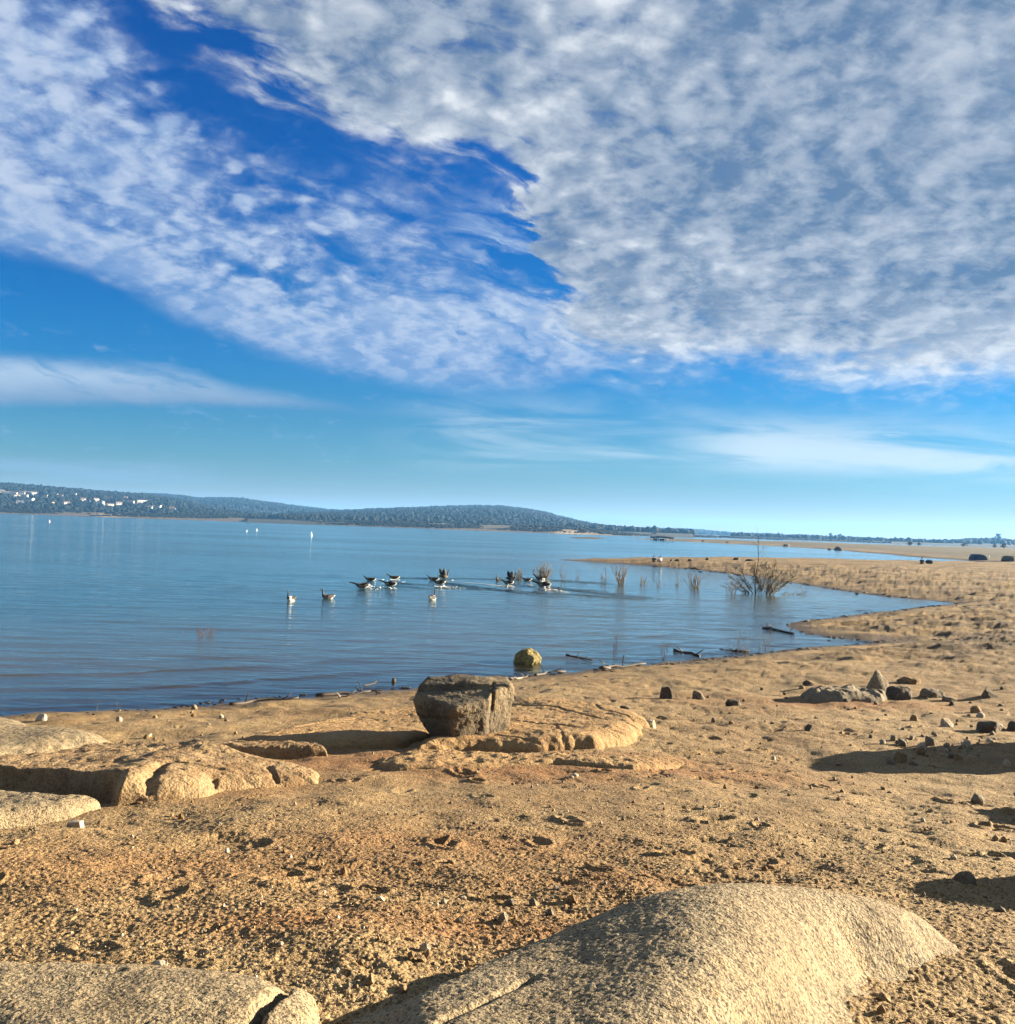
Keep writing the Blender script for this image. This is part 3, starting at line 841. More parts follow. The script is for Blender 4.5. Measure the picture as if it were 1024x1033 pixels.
def gravel():
    """Grit and crumbs too many to count, as one object."""
    dirs, faces = ico(1)
    n = 11000
    t = RNG.uniform(R(-29.5), R(29.5), n)
    q = 1 / RNG.uniform(1 / 20.0, 1 / 3.0, n)
    x, y = q * np.sin(t), q * np.cos(t)
    cl = fbm2(x * 0.8, y * 0.8, 91, 3)
    ok = RNG.random(n) < np.clip(0.55 + cl * 2.2, 0.08, 1)
    x, y, q = x[ok], y[ok], q[ok]
    z, sa, _, _ = ground_all(x, y)
    ok = sa > 0.4
    x, y, q, z = x[ok], y[ok], q[ok], z[ok]
    n = len(x)
    s = 0.0038 * (1 + RNG.pareto(2.6, n)) * np.clip(q / 5, 0.8, 2.2)
    s = np.minimum(s, 0.035)
    V = dirs[None] * (1 + RNG.uniform(-.35, .35, (n, len(dirs), 1)))
    V = V * (s[:, None, None] * RNG.uniform(0.6, 1.3, (n, 1, 3)))
    # follow the trodden surface: the same coarse relief as the sand sheet
    d = fbm2(x * 1.3, y * 1.3, 22, 3) * 0.12
    V = V + np.stack([x, y, z + d + s * 0.25], -1)[:, None]
    F = faces[None] + (np.arange(n) * len(dirs))[:, None, None]
    me = mesh_np('gravel', V.reshape(-1, 3), F.reshape(-1, 3), False, np.repeat(RNG.choice([0, 0, 0, 1, 2], n), len(faces)))
    me.materials.append(M['brown']); me.materials.append(M['stone']); me.materials.append(M['palestone'])
    o = bpy.data.objects.new('gravel', me)
    COL.objects.link(o)
    tag(o, 'coarse grit and crumbs strewn over the sand', 'gravel', kind='stuff')


gravel()


# ------------------------------------------------------------------ sticks, reeds, bush
def tube(bm, pts, rads, n=5, mat=0):
    pts = [Vector(p) for p in pts]
    rings = []
    for i, p in enumerate(pts):
        t = (pts[min(i + 1, len(pts) - 1)] - pts[max(i - 1, 0)]).normalized()
        a = t.orthogonal().normalized()
        b = t.cross(a)
        rings.append([bm.verts.new(p + (a * math.cos(2 * math.pi * k / n) + b * math.sin(2 * math.pi * k / n)) * rads[i]) for k in range(n)])
    for r0, r1 in zip(rings[:-1], rings[1:]):
        for k in range(n):
            f = bm.faces.new((r0[k], r0[(k + 1) % n], r1[(k + 1) % n], r1[k]))
            f.material_index = mat
            f.smooth = True
    for r_, rev in ((rings[0], True), (rings[-1], False)):
        f = bm.faces.new(r_[::-1] if rev else r_)
        f.material_index = mat


def bm_obj(name, bm, mats, parent=None, loc=None, rz=None):
    me = bpy.data.meshes.new(name)
    bm.normal_update()
    bm.to_mesh(me)
    bm.free()
    return link(name, me, mats, parent, loc, rz)


def wander(p, d, L, n, wob, rr=random):
    p, d = Vector(p), Vector(d).normalized()
    out = [p.copy()]
    for k in range(n):
        d = (d + Vector((rr.gauss(0, wob), rr.gauss(0, wob), rr.gauss(0, wob * 0.6)))).normalized()
        p = p + d * (L / n)
        out.append(p.copy())
    return out


def shrub(name, label, px, py, wpx, hpx, n, mat, thick=0.012, spread=0.7, branch=3, seed=0, group='drowned shrubs and reeds in the shallows', cat='shrub', rows=None):
    """A clump of bare stems standing in the water."""
    rr = random.Random(seed)
    q = at_z(px, py)
    s = q[1] / FPX
    W, H = wpx * s, hpx * s
    bm = bmesh.new()
    for k in range(n):
        a = rr.uniform(-1, 1)
        base = Vector((a * W * 0.5 * (1 - spread) + rr.gauss(0, .03), rr.gauss(0, W * 0.15), -0.25))
        h = H * rr.uniform(0.45, 1.0) * (1 - 0.35 * abs(a))
        lean = a * W * 0.5 * spread / max(H, .1)
        pts = wander(base, (lean + rr.gauss(0, .06), rr.gauss(0, .15), 1), h + 0.25, 6, 0.13, rr)
        tube(bm, pts, [thick * (1 - 0.13 * i) for i in range(7)], 4)
        for b in range(branch):
            i = rr.randint(2, 5)
            p = pts[i]
            tube(bm, wander(p, (rr.gauss(lean, .5), rr.gauss(0, .4), 1), h * rr.uniform(.15, .35), 3, 0.12, rr), [thick * .6, thick * .5, thick * .4, thick * .25], 3)
    o = bm_obj(name, bm, mat, loc=q)
    return tag(o, label, cat, group)


shrub('twig_shrub', 'pale thin twig shrub standing behind the flapping geese', 523, 585, 11, 17, 22, M['twig'], 0.03, .6, 4, 1)
shrub('twig_shrub', 'dense pale twig shrub behind the darkest swimming goose', 548, 585, 17, 22, 44, M['palereed'], 0.032, .6, 5, 2)
shrub('reed', 'faint thin pair of stems right of the dense twig shrub', 569, 586, 6, 20, 6, M['twig'], 0.025, .4, 3, 3, cat='reeds')
shrub('reed', 'short thin stems between the dense twig shrub and the spit', 582, 585, 6, 14, 6, M['twig'], 0.022, .6, 2, 4, cat='reeds')
shrub('reed', 'forked thin stem left of the tall branching shrub', 609, 588, 8, 19, 6, M['twig'], 0.03, .7, 3, 5, cat='reeds')
shrub('twig_shrub', 'tall branching grey shrub below the tip of the spit', 627, 590, 16, 29, 22, M['palereed'], 0.034, .8, 5, 6)
shrub('reed', 'short pale tuft right of the tall branching shrub', 648, 590, 9, 15, 14, M['palereed'], 0.026, .4, 2, 7, cat='reeds')
shrub('reed', 'thin sparse stems in the water below the seated pair', 667, 592, 12, 13, 7, M['twig'], 0.02, .3, 2, 8, cat='reeds')
shrub('reed', 'sparse stems midway between seated pair and leafless bush', 684, 591, 9, 14, 8, M['twig'], 0.02, .4, 2, 9, cat='reeds')
shrub('twig_shrub', 'brown reed clump left of the leafless bush', 701, 593, 16, 20, 26, M['twig'], 0.028, .4, 3, 10)
shrub('reed', 'loose thin stems close to the left of the leafless bush', 740, 600, 20, 18, 14, M['twig'], 0.02, .4, 2, 11, cat='reeds')
shrub('red_weed', 'low red brown weed tuft alone on the open water at left', 207, 642, 24, 16, 26, M['redweed'], 0.010, .8, 2, 12, None, 'weed')
shrub('reed', 'single faint stem left of the red brown weed tuft', 186, 640, 4, 10, 2, M['redweed'], 0.008, .4, 1, 13, None, 'reeds')
shrub('reed', 'tall thin reed stalk in the shallows right of the mossy rock', 621, 656, 7, 30, 4, M['redweed'], 0.012, .3, 3, 14, cat='reeds')
shrub('reed', 'few low reed stalks beside the mossy rock', 605, 655, 22, 10, 5, M['twig'], 0.008, .2, 1, 15, cat='reeds')
shrub('reed', 'leaning reed stalks above the floating black branches', 671, 666, 8, 26, 5, M['redweed'], 0.011, .4, 3, 16, cat='reeds')
shrub('reed', 'tall parallel reed stalks at the mouth of the small inlet', 745, 658, 26, 30, 11, M['twig'], 0.013, .15, 1, 17, cat='reeds')
shrub('reed', 'right hand group of reed stalks at the small inlet', 774, 656, 22, 28, 9, M['twig'], 0.012, .2, 1, 18, cat='reeds')
shrub('reed', 'short reed stalk standing by the tip of the sand bank', 803, 651, 5, 15, 3, M['twig'], 0.010, .4, 1, 19, cat='reeds')
shrub('reed', 'lone thin grass stem at the beach edge on the far left', 95, 716, 6, 18, 1, M['palereed'], 0.006, .4, 1, 20, cat='reeds')
shrub('reed', 'few pale grass blades at the beach edge right of the lone stem', 121, 713, 9, 10, 4, M['palereed'], 0.005, .5, 1, 21, cat='reeds')


def bush():
    q = at_z(766, 599)
    root = link('leafless_bush', None, loc=q)
    tag(root, 'wide half leafless bush with a dark upright stem standing in the shallow inlet', 'bush')
    rr = random.Random(77)
    s = q[1] / FPX
    bt, bc = bmesh.new(), bmesh.new()
    stems = [((-.05, 0, 1), 52, 0.05, -3), ((-.55, .1, .8), 26, 0.045, -6), ((.38, .1, .9), 29, 0.04, 6), ((1.0, .1, .25), 36, 0.03, 10)]
    for k in range(30):
        a = rr.uniform(-1, 1)
        stems.append(((a * 1.0, rr.gauss(0, .3), .62 + .6 * (1 - abs(a))), rr.uniform(18, 31), rr.uniform(.014, .024), a * 7 + rr.gauss(2, 2)))
    for d, L, r0, x0 in stems:
        pts = wander((x0 * s, rr.gauss(0, .15), -0.3), d, L * s + .3, 9, 0.11, rr)
        tube(bt, pts, [r0 * (1 - .09 * i) for i in range(10)], 5)
        for k in range(20):
            i = rr.randint(2, 9)
            dd = Vector(d) + Vector((rr.gauss(0, .55), rr.gauss(0, .5), rr.gauss(.25, .35)))
            L2 = L * s * rr.uniform(.12, .34)
            p2 = wander(pts[i], dd, L2, 4, 0.15, rr)
            tube(bt, p2, [.015, .012, .010, .008, .005], 3)
            for m in range(12):
                c = p2[rr.randint(1, 4)] + Vector((rr.gauss(0, .07), rr.gauss(0, .07), rr.gauss(0, .07)))
                if rr.random() < (0.85 if c.x > 0 else 0.3):
                    a = Vector((rr.gauss(0, 1), rr.gauss(0, 1), rr.gauss(0, 1))).normalized()
                    b = a.orthogonal().normalized()
                    l = rr.uniform(.025, .06)
                    vs = [bc.verts.new(c + a * l), bc.verts.new(c + b * l * .45), bc.verts.new(c - a * l), bc.verts.new(c - b * l * .45)]
                    bc.faces.new(vs)
    bm_obj('stems', bt, M['bark'], root)
    bm_obj('foliage', bc, M['leaf'], root)


bush()


def stick(name, label, pts, r0, mat, cat='driftwood', z=0.02, ground=False, group=None):
    P = [on_ground(x, y) if ground else at_z(x, y, 0) for x, y in pts]
    o0 = P[0].copy()
    bm = bmesh.new()
    rr = random.Random(hash(label) % 1000 if False else len(label) * 7)
    L = []
    for a, b in zip(P[:-1], P[1:]):
        for t in (0, .25, .5, .75): L.append(a + (b - a) * t)
    L.append(P[-1])
    L = [Vector((p - o0) + np.array((rr.gauss(0, r0 * .8), rr.gauss(0, r0 * .8), z + r0 * .3 + rr.gauss(0, r0 * .3)))) for p in L]
    tube(bm, L, [r0 * (0.75 + 0.35 * rr.random()) * (1 - 0.5 * i / len(L)) for i in range(len(L))], 6)
    for k in range(2):
        p = L[rr.randint(1, len(L) - 2)]
        tube(bm, wander(p, (rr.gauss(0, .7), rr.gauss(0, .4), .5), r0 * 6, 3, .2, rr), [r0 * .4, r0 * .35, r0 * .3, r0 * .15], 4)
    return tag(bm_obj(name, bm, mat, loc=o0), label, cat, group)


stick('branch', 'thin dark branch floating right of the mossy rock', [(571, 662), (585, 664), (598, 667)], .04, M['wood'])
stick('branch', 'thick black branch floating off the beach at centre right', [(678, 657), (690, 659), (706, 662)], .07, M['wood'])
stick('branch', 'black branch with an upturned end floating near the inlet reeds', [(726, 656), (742, 658), (758, 658)], .05, M['wood'])
stick('log', 'dark flat log at the waterline right of the mossy rock', [(538, 682), (552, 680), (570, 678)], .05, M['wood'], ground=True)
stick('log', 'bleached white stick at the waterline behind the large boulder', [(513, 686), (522, 685), (533, 683)], .04, M['palewood'], ground=True)
stick('log', 'dark wet branch pile stretching along the waterline at centre', [(604, 676), (622, 673.5), (652, 671)], .07, M['wood'], ground=True)
stick('log', 'dark strip of driftwood lying on the beach at the left waterline', [(232, 712), (262, 708), (300, 705)], .05, M['wood'], ground=True)
stick('log', 'dark twig line at the beach edge left of the large boulder', [(320, 703), (345, 701), (372, 699)], .05, M['wood'], ground=True)
stick('branch', 'small pale stick bleached on the beach edge left of the boulder', [(342, 704), (350, 703.5)], .04, M['palewood'], ground=True)
stick('branch', 'dark snag poking from the water left of the large boulder', [(366, 693), (378, 690), (381, 687)], .02, M['wood'])
stick('log', 'dark drift line branch on the tip of the small sand bank', [(770, 634), (785, 636), (800, 640)], .06, M['wood'], ground=True)


def litter():
    """Wet bark, weed and small drift along the waterline."""
    bm = bmesh.new()
    rr = random.Random(3)
    lines = [[(0, 723), (100, 719), (200, 713), (300, 705.5), (370, 698.5), (440, 691), (520, 684), (600, 676.5), (680, 669), (740, 662), (800, 656), (868, 650)], [(794, 630), (828, 625), (870, 619.5), (920, 614), (966, 609)],
             [(806, 637), (838, 643.5), (868, 646)], [(925, 604), (850, 595.5), (800, 587.5), (700, 574), (650, 570)], [(960, 612), (1000, 611), (1024, 610)], [(860, 648), (940, 645), (1024, 647)], [(200, 708), (300, 702), (380, 697)], [(600, 677.5), (700, 668), (760, 661)]]
    for ln in lines:
        for a, b in zip(ln[:-1], ln[1:]):
            n = max(3, int(abs(b[0] - a[0]) / 3.4))
            for k in range(n):
                t = rr.random()
                px, py = a[0] + (b[0] - a[0]) * t, a[1] + (b[1] - a[1]) * t + abs(rr.gauss(0, 0.7)) * (1 if rr.random() < .75 else 3) - .5
                q = on_ground(px, py)
                l = rr.uniform(.03, .2) * q[1] / 30
                d = Vector((1, rr.gauss(-.1, .4), rr.gauss(0, .1))).normalized()
                w = l * rr.uniform(.05, .16)
                tube(bm, [Vector(q) - d * l * .5 + Vector((0, 0, .01)), Vector(q) + Vector((0, 0, w)), Vector(q) + d * l * .5 + Vector((0, 0, .01))], [w * .4, w, w * .3], 4, 0 if rr.random() < .9 else 1)
    o = bm_obj('drift_litter', bm, [M['wood'], M['palewood']])
    tag(o, 'dark drift litter scattered along the waterline', 'driftwood', kind='stuff')


litter()

# ------------------------------------------------------------------ geese
M['g_black'] = plain('black_feathers', (0.012, 0.012, 0.013), 0.6)
M['g_brown'] = plain('brown_feathers', (0.020, 0.016, 0.013), 0.7, 0.4, 9)
M['g_white'] = plain('white_feathers', (0.75, 0.70, 0.62), 0.7, 0.1)
M['g_breast'] = plain('pale_breast', (0.12, 0.10, 0.08), 0.7, 0.2)
GM = [M['g_brown'], M['g_black'], M['g_white'], M['g_breast']]


def goose_mesh(pose, seed=0):
    """One continuous goose, bill towards -x. pose: up, low, run, flap, tail."""
    rr = random.Random(seed)
    # (x, z, half width, half height, material)
    body = [(.46, .20, .01, .008, 1), (.40, .19, .055, .02, 1), (.33, .16, .09, .06, 2), (.25, .13, .13, .10, 0), (.10, .11, .165, .14, 0), (-.06, .10, .17, .15, 0), (-.20, .11, .14, .135, 3), (-.28, .15, .095, .10, 3)]
    if pose in ('up', 'tail', 'flap'):
        neck = [(-.32, .22, .06, .06, 1), (-.335, .30, .042, .045, 1), (-.33, .38, .036, .036, 1), (-.335, .45, .036, .036, 1), (-.36, .50, .040, .042, 1), (-.39, .512, .042, .040, 2), (-.425, .508, .032, .03, 1), (-.455, .50, .02, .017, 1), (-.49, .492, .010, .008, 1)]
    elif pose == 'low':
        neck = [(-.34, .19, .06, .06, 1), (-.40, .24, .042, .042, 1), (-.45, .29, .036, .036, 1), (-.49, .335, .037, .038, 1), (-.53, .35, .042, .04, 2), (-.565, .345, .032, .03, 1), (-.60, .335, .02, .017, 1), (-.63, .33, .01, .008, 1)]
    else:
        neck = [(-.36, .20, .06, .06, 1), (-.46, .235, .042, .042, 1), (-.56, .265, .036, .036, 1), (-.64, .285, .037, .038, 1), (-.69, .29, .042, .04, 2), (-.725, .285, .032, .03, 1), (-.755, .278, .02, .017, 1), (-.79, .272, .01, .008, 1)]
    pts = body + neck
    lift = .06 if pose in ('run', 'flap') else 0.0
    bm = bmesh.new()
    rings = []
    n = 12
    for i, (x, z, w, h, m) in enumerate(pts):
        a, b = pts[max(i - 1, 0)], pts[min(i + 1, len(pts) - 1)]
        t = Vector((b[0] - a[0], 0, b[1] - a[1])).normalized()
        u = Vector((t.z, 0, -t.x))
        if u.z < 0: u = -u
        if i >= len(body): u = Vector((-t.z, 0, t.x)) if Vector((-t.z, 0, t.x)).dot(u) >= 0 else u
        rings.append([bm.verts.new(Vector((x, 0, z + lift)) + Vector((0, 1, 0)) * (w * math.cos(2 * math.pi * k / n)) + u * (h * math.sin(2 * math.pi * k / n))) for k in range(n)])
    for i in range(len(rings) - 1):
        for k in range(n):
            f = bm.faces.new((rings[i][k], rings[i][(k + 1) % n], rings[i + 1][(k + 1) % n], rings[i + 1][k]))
            f.smooth = True
            m = pts[i + 1][4]
            low = math.sin(2 * math.pi * (k + .5) / n) < -.4
            if i < len(body) - 1 and low and m in (0, 3): m = 2 if i < 4 else 3
            if m == 2 and i >= len(body) and not low: m = 1
            f.material_index = m
    bm.faces.new(rings[0][::-1])
    bm.faces.new(rings[-1])

    def wing(side, spread, elev, sweep):
        """A raised wing: thick at its root, thin at the feathered edge."""
        prev = None
        N = 8
        for j in range(N + 1):
            t = j / N
            el = elev + (0.35 - elev * .4) * t if spread > .5 else elev
            y = side * (.10 + spread * t * math.cos(el))
            z = .20 + lift + spread * t * math.sin(el)
            ch = (.30 * (1 - t ** 2.2) + .05)
            x = -.12 + sweep * t
            th = .030 * (1 - t) + .006
            r = [bm.verts.new((x - ch * .35, y, z)), bm.verts.new((x + .05, y, z + th)), bm.verts.new((x + ch * .7 + .02 * (j % 2), y, z - .01)), bm.verts.new((x + .05, y, z - th))]
            if prev:
                for k in range(4):
                    f = bm.faces.new((prev[k], prev[(k + 1) % 4], r[(k + 1) % 4], r[k]))
                    f.material_index = 1 if t > .55 else 0
                    f.smooth = True
            else: bm.faces.new(r[::-1]).material_index = 0
            prev = r
        bm.faces.new(prev).material_index = 1
    if pose == 'flap':
        wing(1, .60, .95, .16)
        wing(-1, .60, .70, .20)
    elif pose == 'run':
        wing(1, .42, .18, .30)
        wing(-1, .42, .30, .28)
    else:
        for s in (1, -1):   # folded wings, crossing tips over the rump
            N = 6
            prev = None
            for j in range(N + 1):
                t = j / N
                x, y = -.16 + .58 * t, s * (.150 - .11 * t * t)
                z, hh = .155 + .06 * t + lift, .085 * (1 - t) ** .6 + .008
                r = [bm.verts.new((x, y + s * .012, z - hh)), bm.verts.new((x, y + s * .03 * (1 - t), z)), bm.verts.new((x, y - s * .03, z + hh * .7)), bm.verts.new((x, y - s * .05, z - hh * .5))]
                if prev:
                    for k in range(4):
                        f = bm.faces.new((prev[k], prev[(k + 1) % 4], r[(k + 1) % 4], r[k]))
                        f.material_index = 1 if t > .75 else 0
                        f.smooth = True
                else: bm.faces.new(r[::-1])
                prev = r
            bm.faces.new(prev).material_index = 1
    me = bpy.data.meshes.new('goose')
    bm.normal_update()
    bm.to_mesh(me)
    bm.free()
    for m in GM: me.materials.append(m)
    return me


GOOSE = {p: goose_mesh(p) for p in ('up', 'low', 'run', 'flap')}
GOOSE['pale'] = GOOSE['up'].copy()
GOOSE['pale'].materials[3] = M['g_white']
geese = [(294, 606, 'pale', 70, 1.0, 'upright goose swimming apart, leftmost on the water, white rump towards the beach'),
         (331, 604, 'up', 40, 1.0, 'upright goose with black neck swimming alone between leftmost goose and the flock'),
         (436, 605, 'pale', 250, 1.05, 'white flanked upright goose nearest the beach, below the flock'),
         (366, 594, 'run', 20, 1.15, 'dark goose with raised wings at the left front of the flock'),
         (374, 586, 'low', 0, 1.0, 'low swimming goose just behind the left front goose with raised wings'),
         (394, 592, 'run', -10, 1.1, 'splashing goose with half raised wings, second from the left of the flock'),
         (398, 584, 'low', 10, 1.0, 'swimming goose right behind the second splashing goose'),
         (438, 585.5, 'low', 0, 1.0, 'dark goose with low neck beside the goose with both wings up'),
         (447, 584, 'flap', 200, 1.15, 'flapping goose with both wings up in the middle of the flock'),
         (444, 590, 'run', 5, 1.0, 'dark goose skimming the water below the flapping middle goose'),
         (503, 586, 'up', 60, 0.95, 'small upright dark goose left of the second flapping goose'),
         (515, 586, 'flap', 160, 1.1, 'flapping goose with raised wings in front of the pale twig shrub'),
         (513, 590, 'run', 0, 1.0, 'goose with mirrored wings skimming just below the second flapping goose'),
         (532, 586, 'low', 10, 0.95, 'small low goose between the two pale shrubs'),
         (546, 585, 'low', 0, 1.2, 'large black necked goose swimming before the dense twig shrub'),
         (549, 593, 'run', -12, 1.3, 'dark goose throwing up white foam at the right end of the flock')]
for px, py, pose, ang, sc, lb in geese:
    o = link('goose', GOOSE[pose], GM, loc=at_z(px, py, 0.0), rz=R(ang))
    o.scale = (sc, sc, sc)
    tag(o, lb, 'goose', 'geese on the lake')

M['foam'] = plain('white_foam', (0.55, 0.55, 0.53), 0.6, 0.08)


def foam():
    dirs, faces = ico(1)
    V, F = [], []
    rr = random.Random(9)
    for (a, b, n) in [((370, 594), (384, 595), 70), ((384, 593), (402, 594), 60), ((402, 587), (412, 589), 30), ((380, 586), (388, 585), 20), ((440, 592), (474, 595), 120), ((447, 587), (452, 588), 30), ((508, 591), (522, 592), 50), ((528, 590.5), (545, 592), 60), ((548, 594.5), (574, 598), 260), ((548, 586.5), (556, 587), 60), ((400, 585), (404, 585), 10)]:
        A, B = at_z(*a), at_z(*b)
        for k in range(n):
            t = rr.random() ** 1.3
            s = rr.uniform(.015, .075) * (1.25 - t)
            c = A + (B - A) * t + np.array((rr.gauss(0, .22), rr.gauss(0, .34), rr.random() ** 2 * .22 * (1 - t)))
            if rr.random() < .35: continue
            V.append(dirs * np.array((s * 1.6, s * 1.3, s * .8)) + c)
            F.append(faces + 42 * (len(F)))
    me = mesh_np('foam', np.concatenate(V), np.concatenate(F))
    tag(link('foam', me, M['foam']), 'white foam splashed up by the geese', 'foam', kind='stuff')


foam()

# ------------------------------------------------------------------ buoys
M['buoy'] = plain('white_buoy', (0.85, 0.85, 0.83), 0.5, 0.05)
for px, py, hp, lb in [(50, 526.8, 4, 'white buoy off the far shore at the far left'), (249, 536.5, 4, 'left one of the twin white buoys off the far shore'), (259, 535.5, 4.5, 'right one of the twin white buoys off the far shore'), (314, 540.5, 7, 'tallest white buoy, alone to the right of the twin buoys')]:
    q = at_z(px, py)
    h = hp * 0.62 * q[1] / FPX
    prof = [(0, -.2), (.28, -.15), (.32, .0), (.30, .18), (.20, .32), (.13, .5), (.12, .8), (.07, .95), (0, 1.0)]
    bm = bmesh.new()
    rings = [[bm.verts.new((a * h * .75 * math.cos(k * math.pi / 6), a * h * .75 * math.sin(k * math.pi / 6), z * h)) for k in range(12)] for a, z in prof[1:-1]]
    for r0, r1 in zip(rings[:-1], rings[1:]):
        for k in range(12): bm.faces.new((r0[k], r0[(k + 1) % 12], r1[(k + 1) % 12], r1[k])).smooth = True
    bm.faces.new(rings[0][::-1])
    bm.faces.new(rings[-1])
    tag(bm_obj('buoy', bm, M['buoy'], loc=q), lb, 'buoy', 'white buoys on the lake')

# ------------------------------------------------------------------ people
M['skin'] = plain('skin', (0.36, 0.22, 0.15), 0.6, 0.1)
M['cloth_dark'] = plain('dark_cloth', (0.02, 0.022, 0.03), 0.9)
M['cloth_white'] = plain('white_cloth', (0.80, 0.80, 0.80), 0.9, 0.06)
M['cloth_navy'] = plain('navy_cloth', (0.03, 0.04, 0.07), 0.9)
M['hair'] = plain('dark_hair', (0.015, 0.011, 0.009), 0.7)


def skin_mesh(name, verts, edges, mat, parent, root=0, sub=2):
    me = bpy.data.meshes.new(name)
    me.from_pydata([v[:3] for v in verts], edges, [])
    o = link(name, me, mat, parent)
    md = o.modifiers.new('skin', 'SKIN')
    md.use_smooth_shade = True
    for i, v in enumerate(verts):
        r = v[3] if isinstance(v[3], tuple) else (v[3], v[3])
        me.skin_vertices[0].data[i].radius = r
        me.skin_vertices[0].data[i].use_root = (i == root)
    ss = o.modifiers.new('subsurf', 'SUBSURF')
    ss.levels = ss.render_levels = sub
    return o


def seated(label, px, py, top, legs, rz, lean=0.0, group=None, hat=None):
    """A person sitting on the ground with drawn-up knees, facing -y before rz."""
    q = on_ground(px, py)
    root = link('person', None, loc=q, rz=rz)
    tag(root, label, 'person', group)
    L = lean
    hip, chest, neck, head = (0, 0, .12), (0, -.06 - L, .40), (0, -.08 - L * 1.4, .60), (0, -.11 - L * 1.6, .76)
    V = [hip + (.13,), (0, -.03 - L * .5, .26, .12), chest + ((.17, .12),), neck + (.055,), head + ((.085, .10),), (0, -.11 - L * 1.6, .85, .06)]
    E = [(0, 1), (1, 2), (2, 3), (3, 4), (4, 5)]
    for s in (1, -1):
        i = len(V)
        V += [(s * .11, -.10, .12, .085), (s * .15, -.42, .42, .062), (s * .14, -.62, .07, .045), (s * .14, -.76, .04, .035)]
        E += [(0, i), (i, i + 1), (i + 1, i + 2), (i + 2, i + 3)]
        i = len(V)
        V += [(s * .20, -.08 - L, .50, .055), (s * .25, -.20 - L, .30, .042), (s * .10, -.42, .40, .032), (s * .05, -.47, .40, .03)]
        E += [(2, i), (i, i + 1), (i + 1, i + 2), (i + 2, i + 3)]
    body = skin_mesh('body', V, E, M['skin'], root)
    T = [(0, 0, .14, (.15, .13)), (0, -.03 - L * .5, .27, .14), chest + ((.195, .14),), (0, -.075 - L * 1.3, .55, .075)]
    TE = [(0, 1), (1, 2), (2, 3)]
    for s in (1, -1):
        i = len(T)
        T += [(s * .20, -.08 - L, .50, .072), (s * .25, -.20 - L, .30, .058), (s * .12, -.40, .385, .045)]
        TE += [(2, i), (i, i + 1), (i + 1, i + 2)]
    skin_mesh('jacket', T, TE, top, root)
    T, TE = [(0, 0, .10, (.16, .12))], []
    for s in (1, -1):
        i = len(T)
        T += [(s * .11, -.12, .12, .10), (s * .15, -.42, .42, .075), (s * .14, -.61, .10, .058)]
        TE += [(0, i), (i, i + 1), (i + 1, i + 2)]
    skin_mesh('trousers', T, TE, legs, root)
    hx = (0, -.07 - L * 1.6, .80)
    d, f = ico(2)
    v = d * np.array((.105, .12, .115)) + np.array(hx)
    link('hair', mesh_np('hair', v, f), hat or M['hair'], root)
    # face: nose and eyes on the front of the head
    return root


seated('person in dark clothes sitting on the spit, left of the pair', 659.5, 567, M['cloth_dark'], M['cloth_dark'], R(160), 0, 'people sitting on the spit')
seated('person in a white top sitting on the spit, right of the pair', 666.5, 567.4, M['cloth_white'], M['cloth_dark'], R(200), .05, 'people sitting on the spit')
fo = seated('person in dark clothes sitting alone beside a dark bag on the right flats', 930, 569, M['cloth_navy'], M['cloth_dark'], R(150), .08, None, M['hair'])
fo.scale = (1.15, 1.15, 1.15)


def bag(label, px, py, wpx, hpx, mat):
    q = on_ground(px, py)
    s = q[1] / FPX
    root = link('bag', None, loc=q, rz=.2)
    tag(root, label, 'bag')
    d, f = ico(3)
    v = np.sign(d) * np.abs(d) ** .75 * np.array((wpx * s / 2, wpx * s * .28, hpx * s * .5)) + np.array((0, 0, hpx * s * .45))
    link('bag_body', mesh_np('bag_body', v, f), mat, root)
    bm = bmesh.new()
    tube(bm, [(wpx * s * .3 * math.cos(t), -.02, hpx * s * (.75 + .45 * math.sin(t))) for t in np.linspace(0, math.pi, 9)], [.018] * 9, 5)
    bm_obj('handle', bm, mat, root)


bag('dark bag lying on the sand right of the lone seated person', 937.5, 568.6, 8, 4, M['cloth_dark'])
for k, (px, py, w, h) in enumerate([(713.5, 565.3, 5, 4), (683, 566.4, 9, 3), (743, 565, 9, 3.5), (757, 566, 14, 2.5), (677, 566.6, 4, 3), (696, 566, 6, 2.5)]):
    lb = ['dark square rock on the crest of the spit right of the pair', 'low dark rock on the spit crest just beside the seated pair', 'dark mounded rock on the spit crest left of the bush top', 'long flat dark rock on the spit crest behind the bush', 'tiny dark rock next to the person in the white top', 'thin dark rock on the crest midway along the spit'][k]
    rock_at('crest_rock', lb, px, py, w, h, M['darkstone'], 500 + k, .8, 3, 14, .08, group='dark rocks on the spit crest')

# ------------------------------------------------------------------ the far shores
M['forest'] = plain('far_foliage', (0.0026, 0.0066, 0.0060), 0.9, 0.25, 0.02)
M['hill'] = plain('hill_ground', (0.009, 0.013, 0.011), 0.95, 0.4, 0.01)
M['wallpale'] = plain('pale_house_wall', (0.600, 0.570, 0.510), 0.8, 0.06, 1)
M['walltan'] = plain('tan_house_wall', (0.390, 0.315, 0.225), 0.8, 0.06, 1)
M['roofbrown'] = plain('brown_house_roof', (0.120, 0.075, 0.053), 0.9, 0.2, 1)
M['roofgrey'] = plain('grey_house_roof', (0.150, 0.143, 0.135), 0.9, 0.2, 1)
M['window'] = plain('dark_window', (0.015, 0.019, 0.022), 0.2, 0.1, 1)


def interp(pts, x):
    p = np.array(pts, float)
    return np.interp(x, p[:, 0], p[:, 1])


def yh(x): return H0 + SLOPE * x


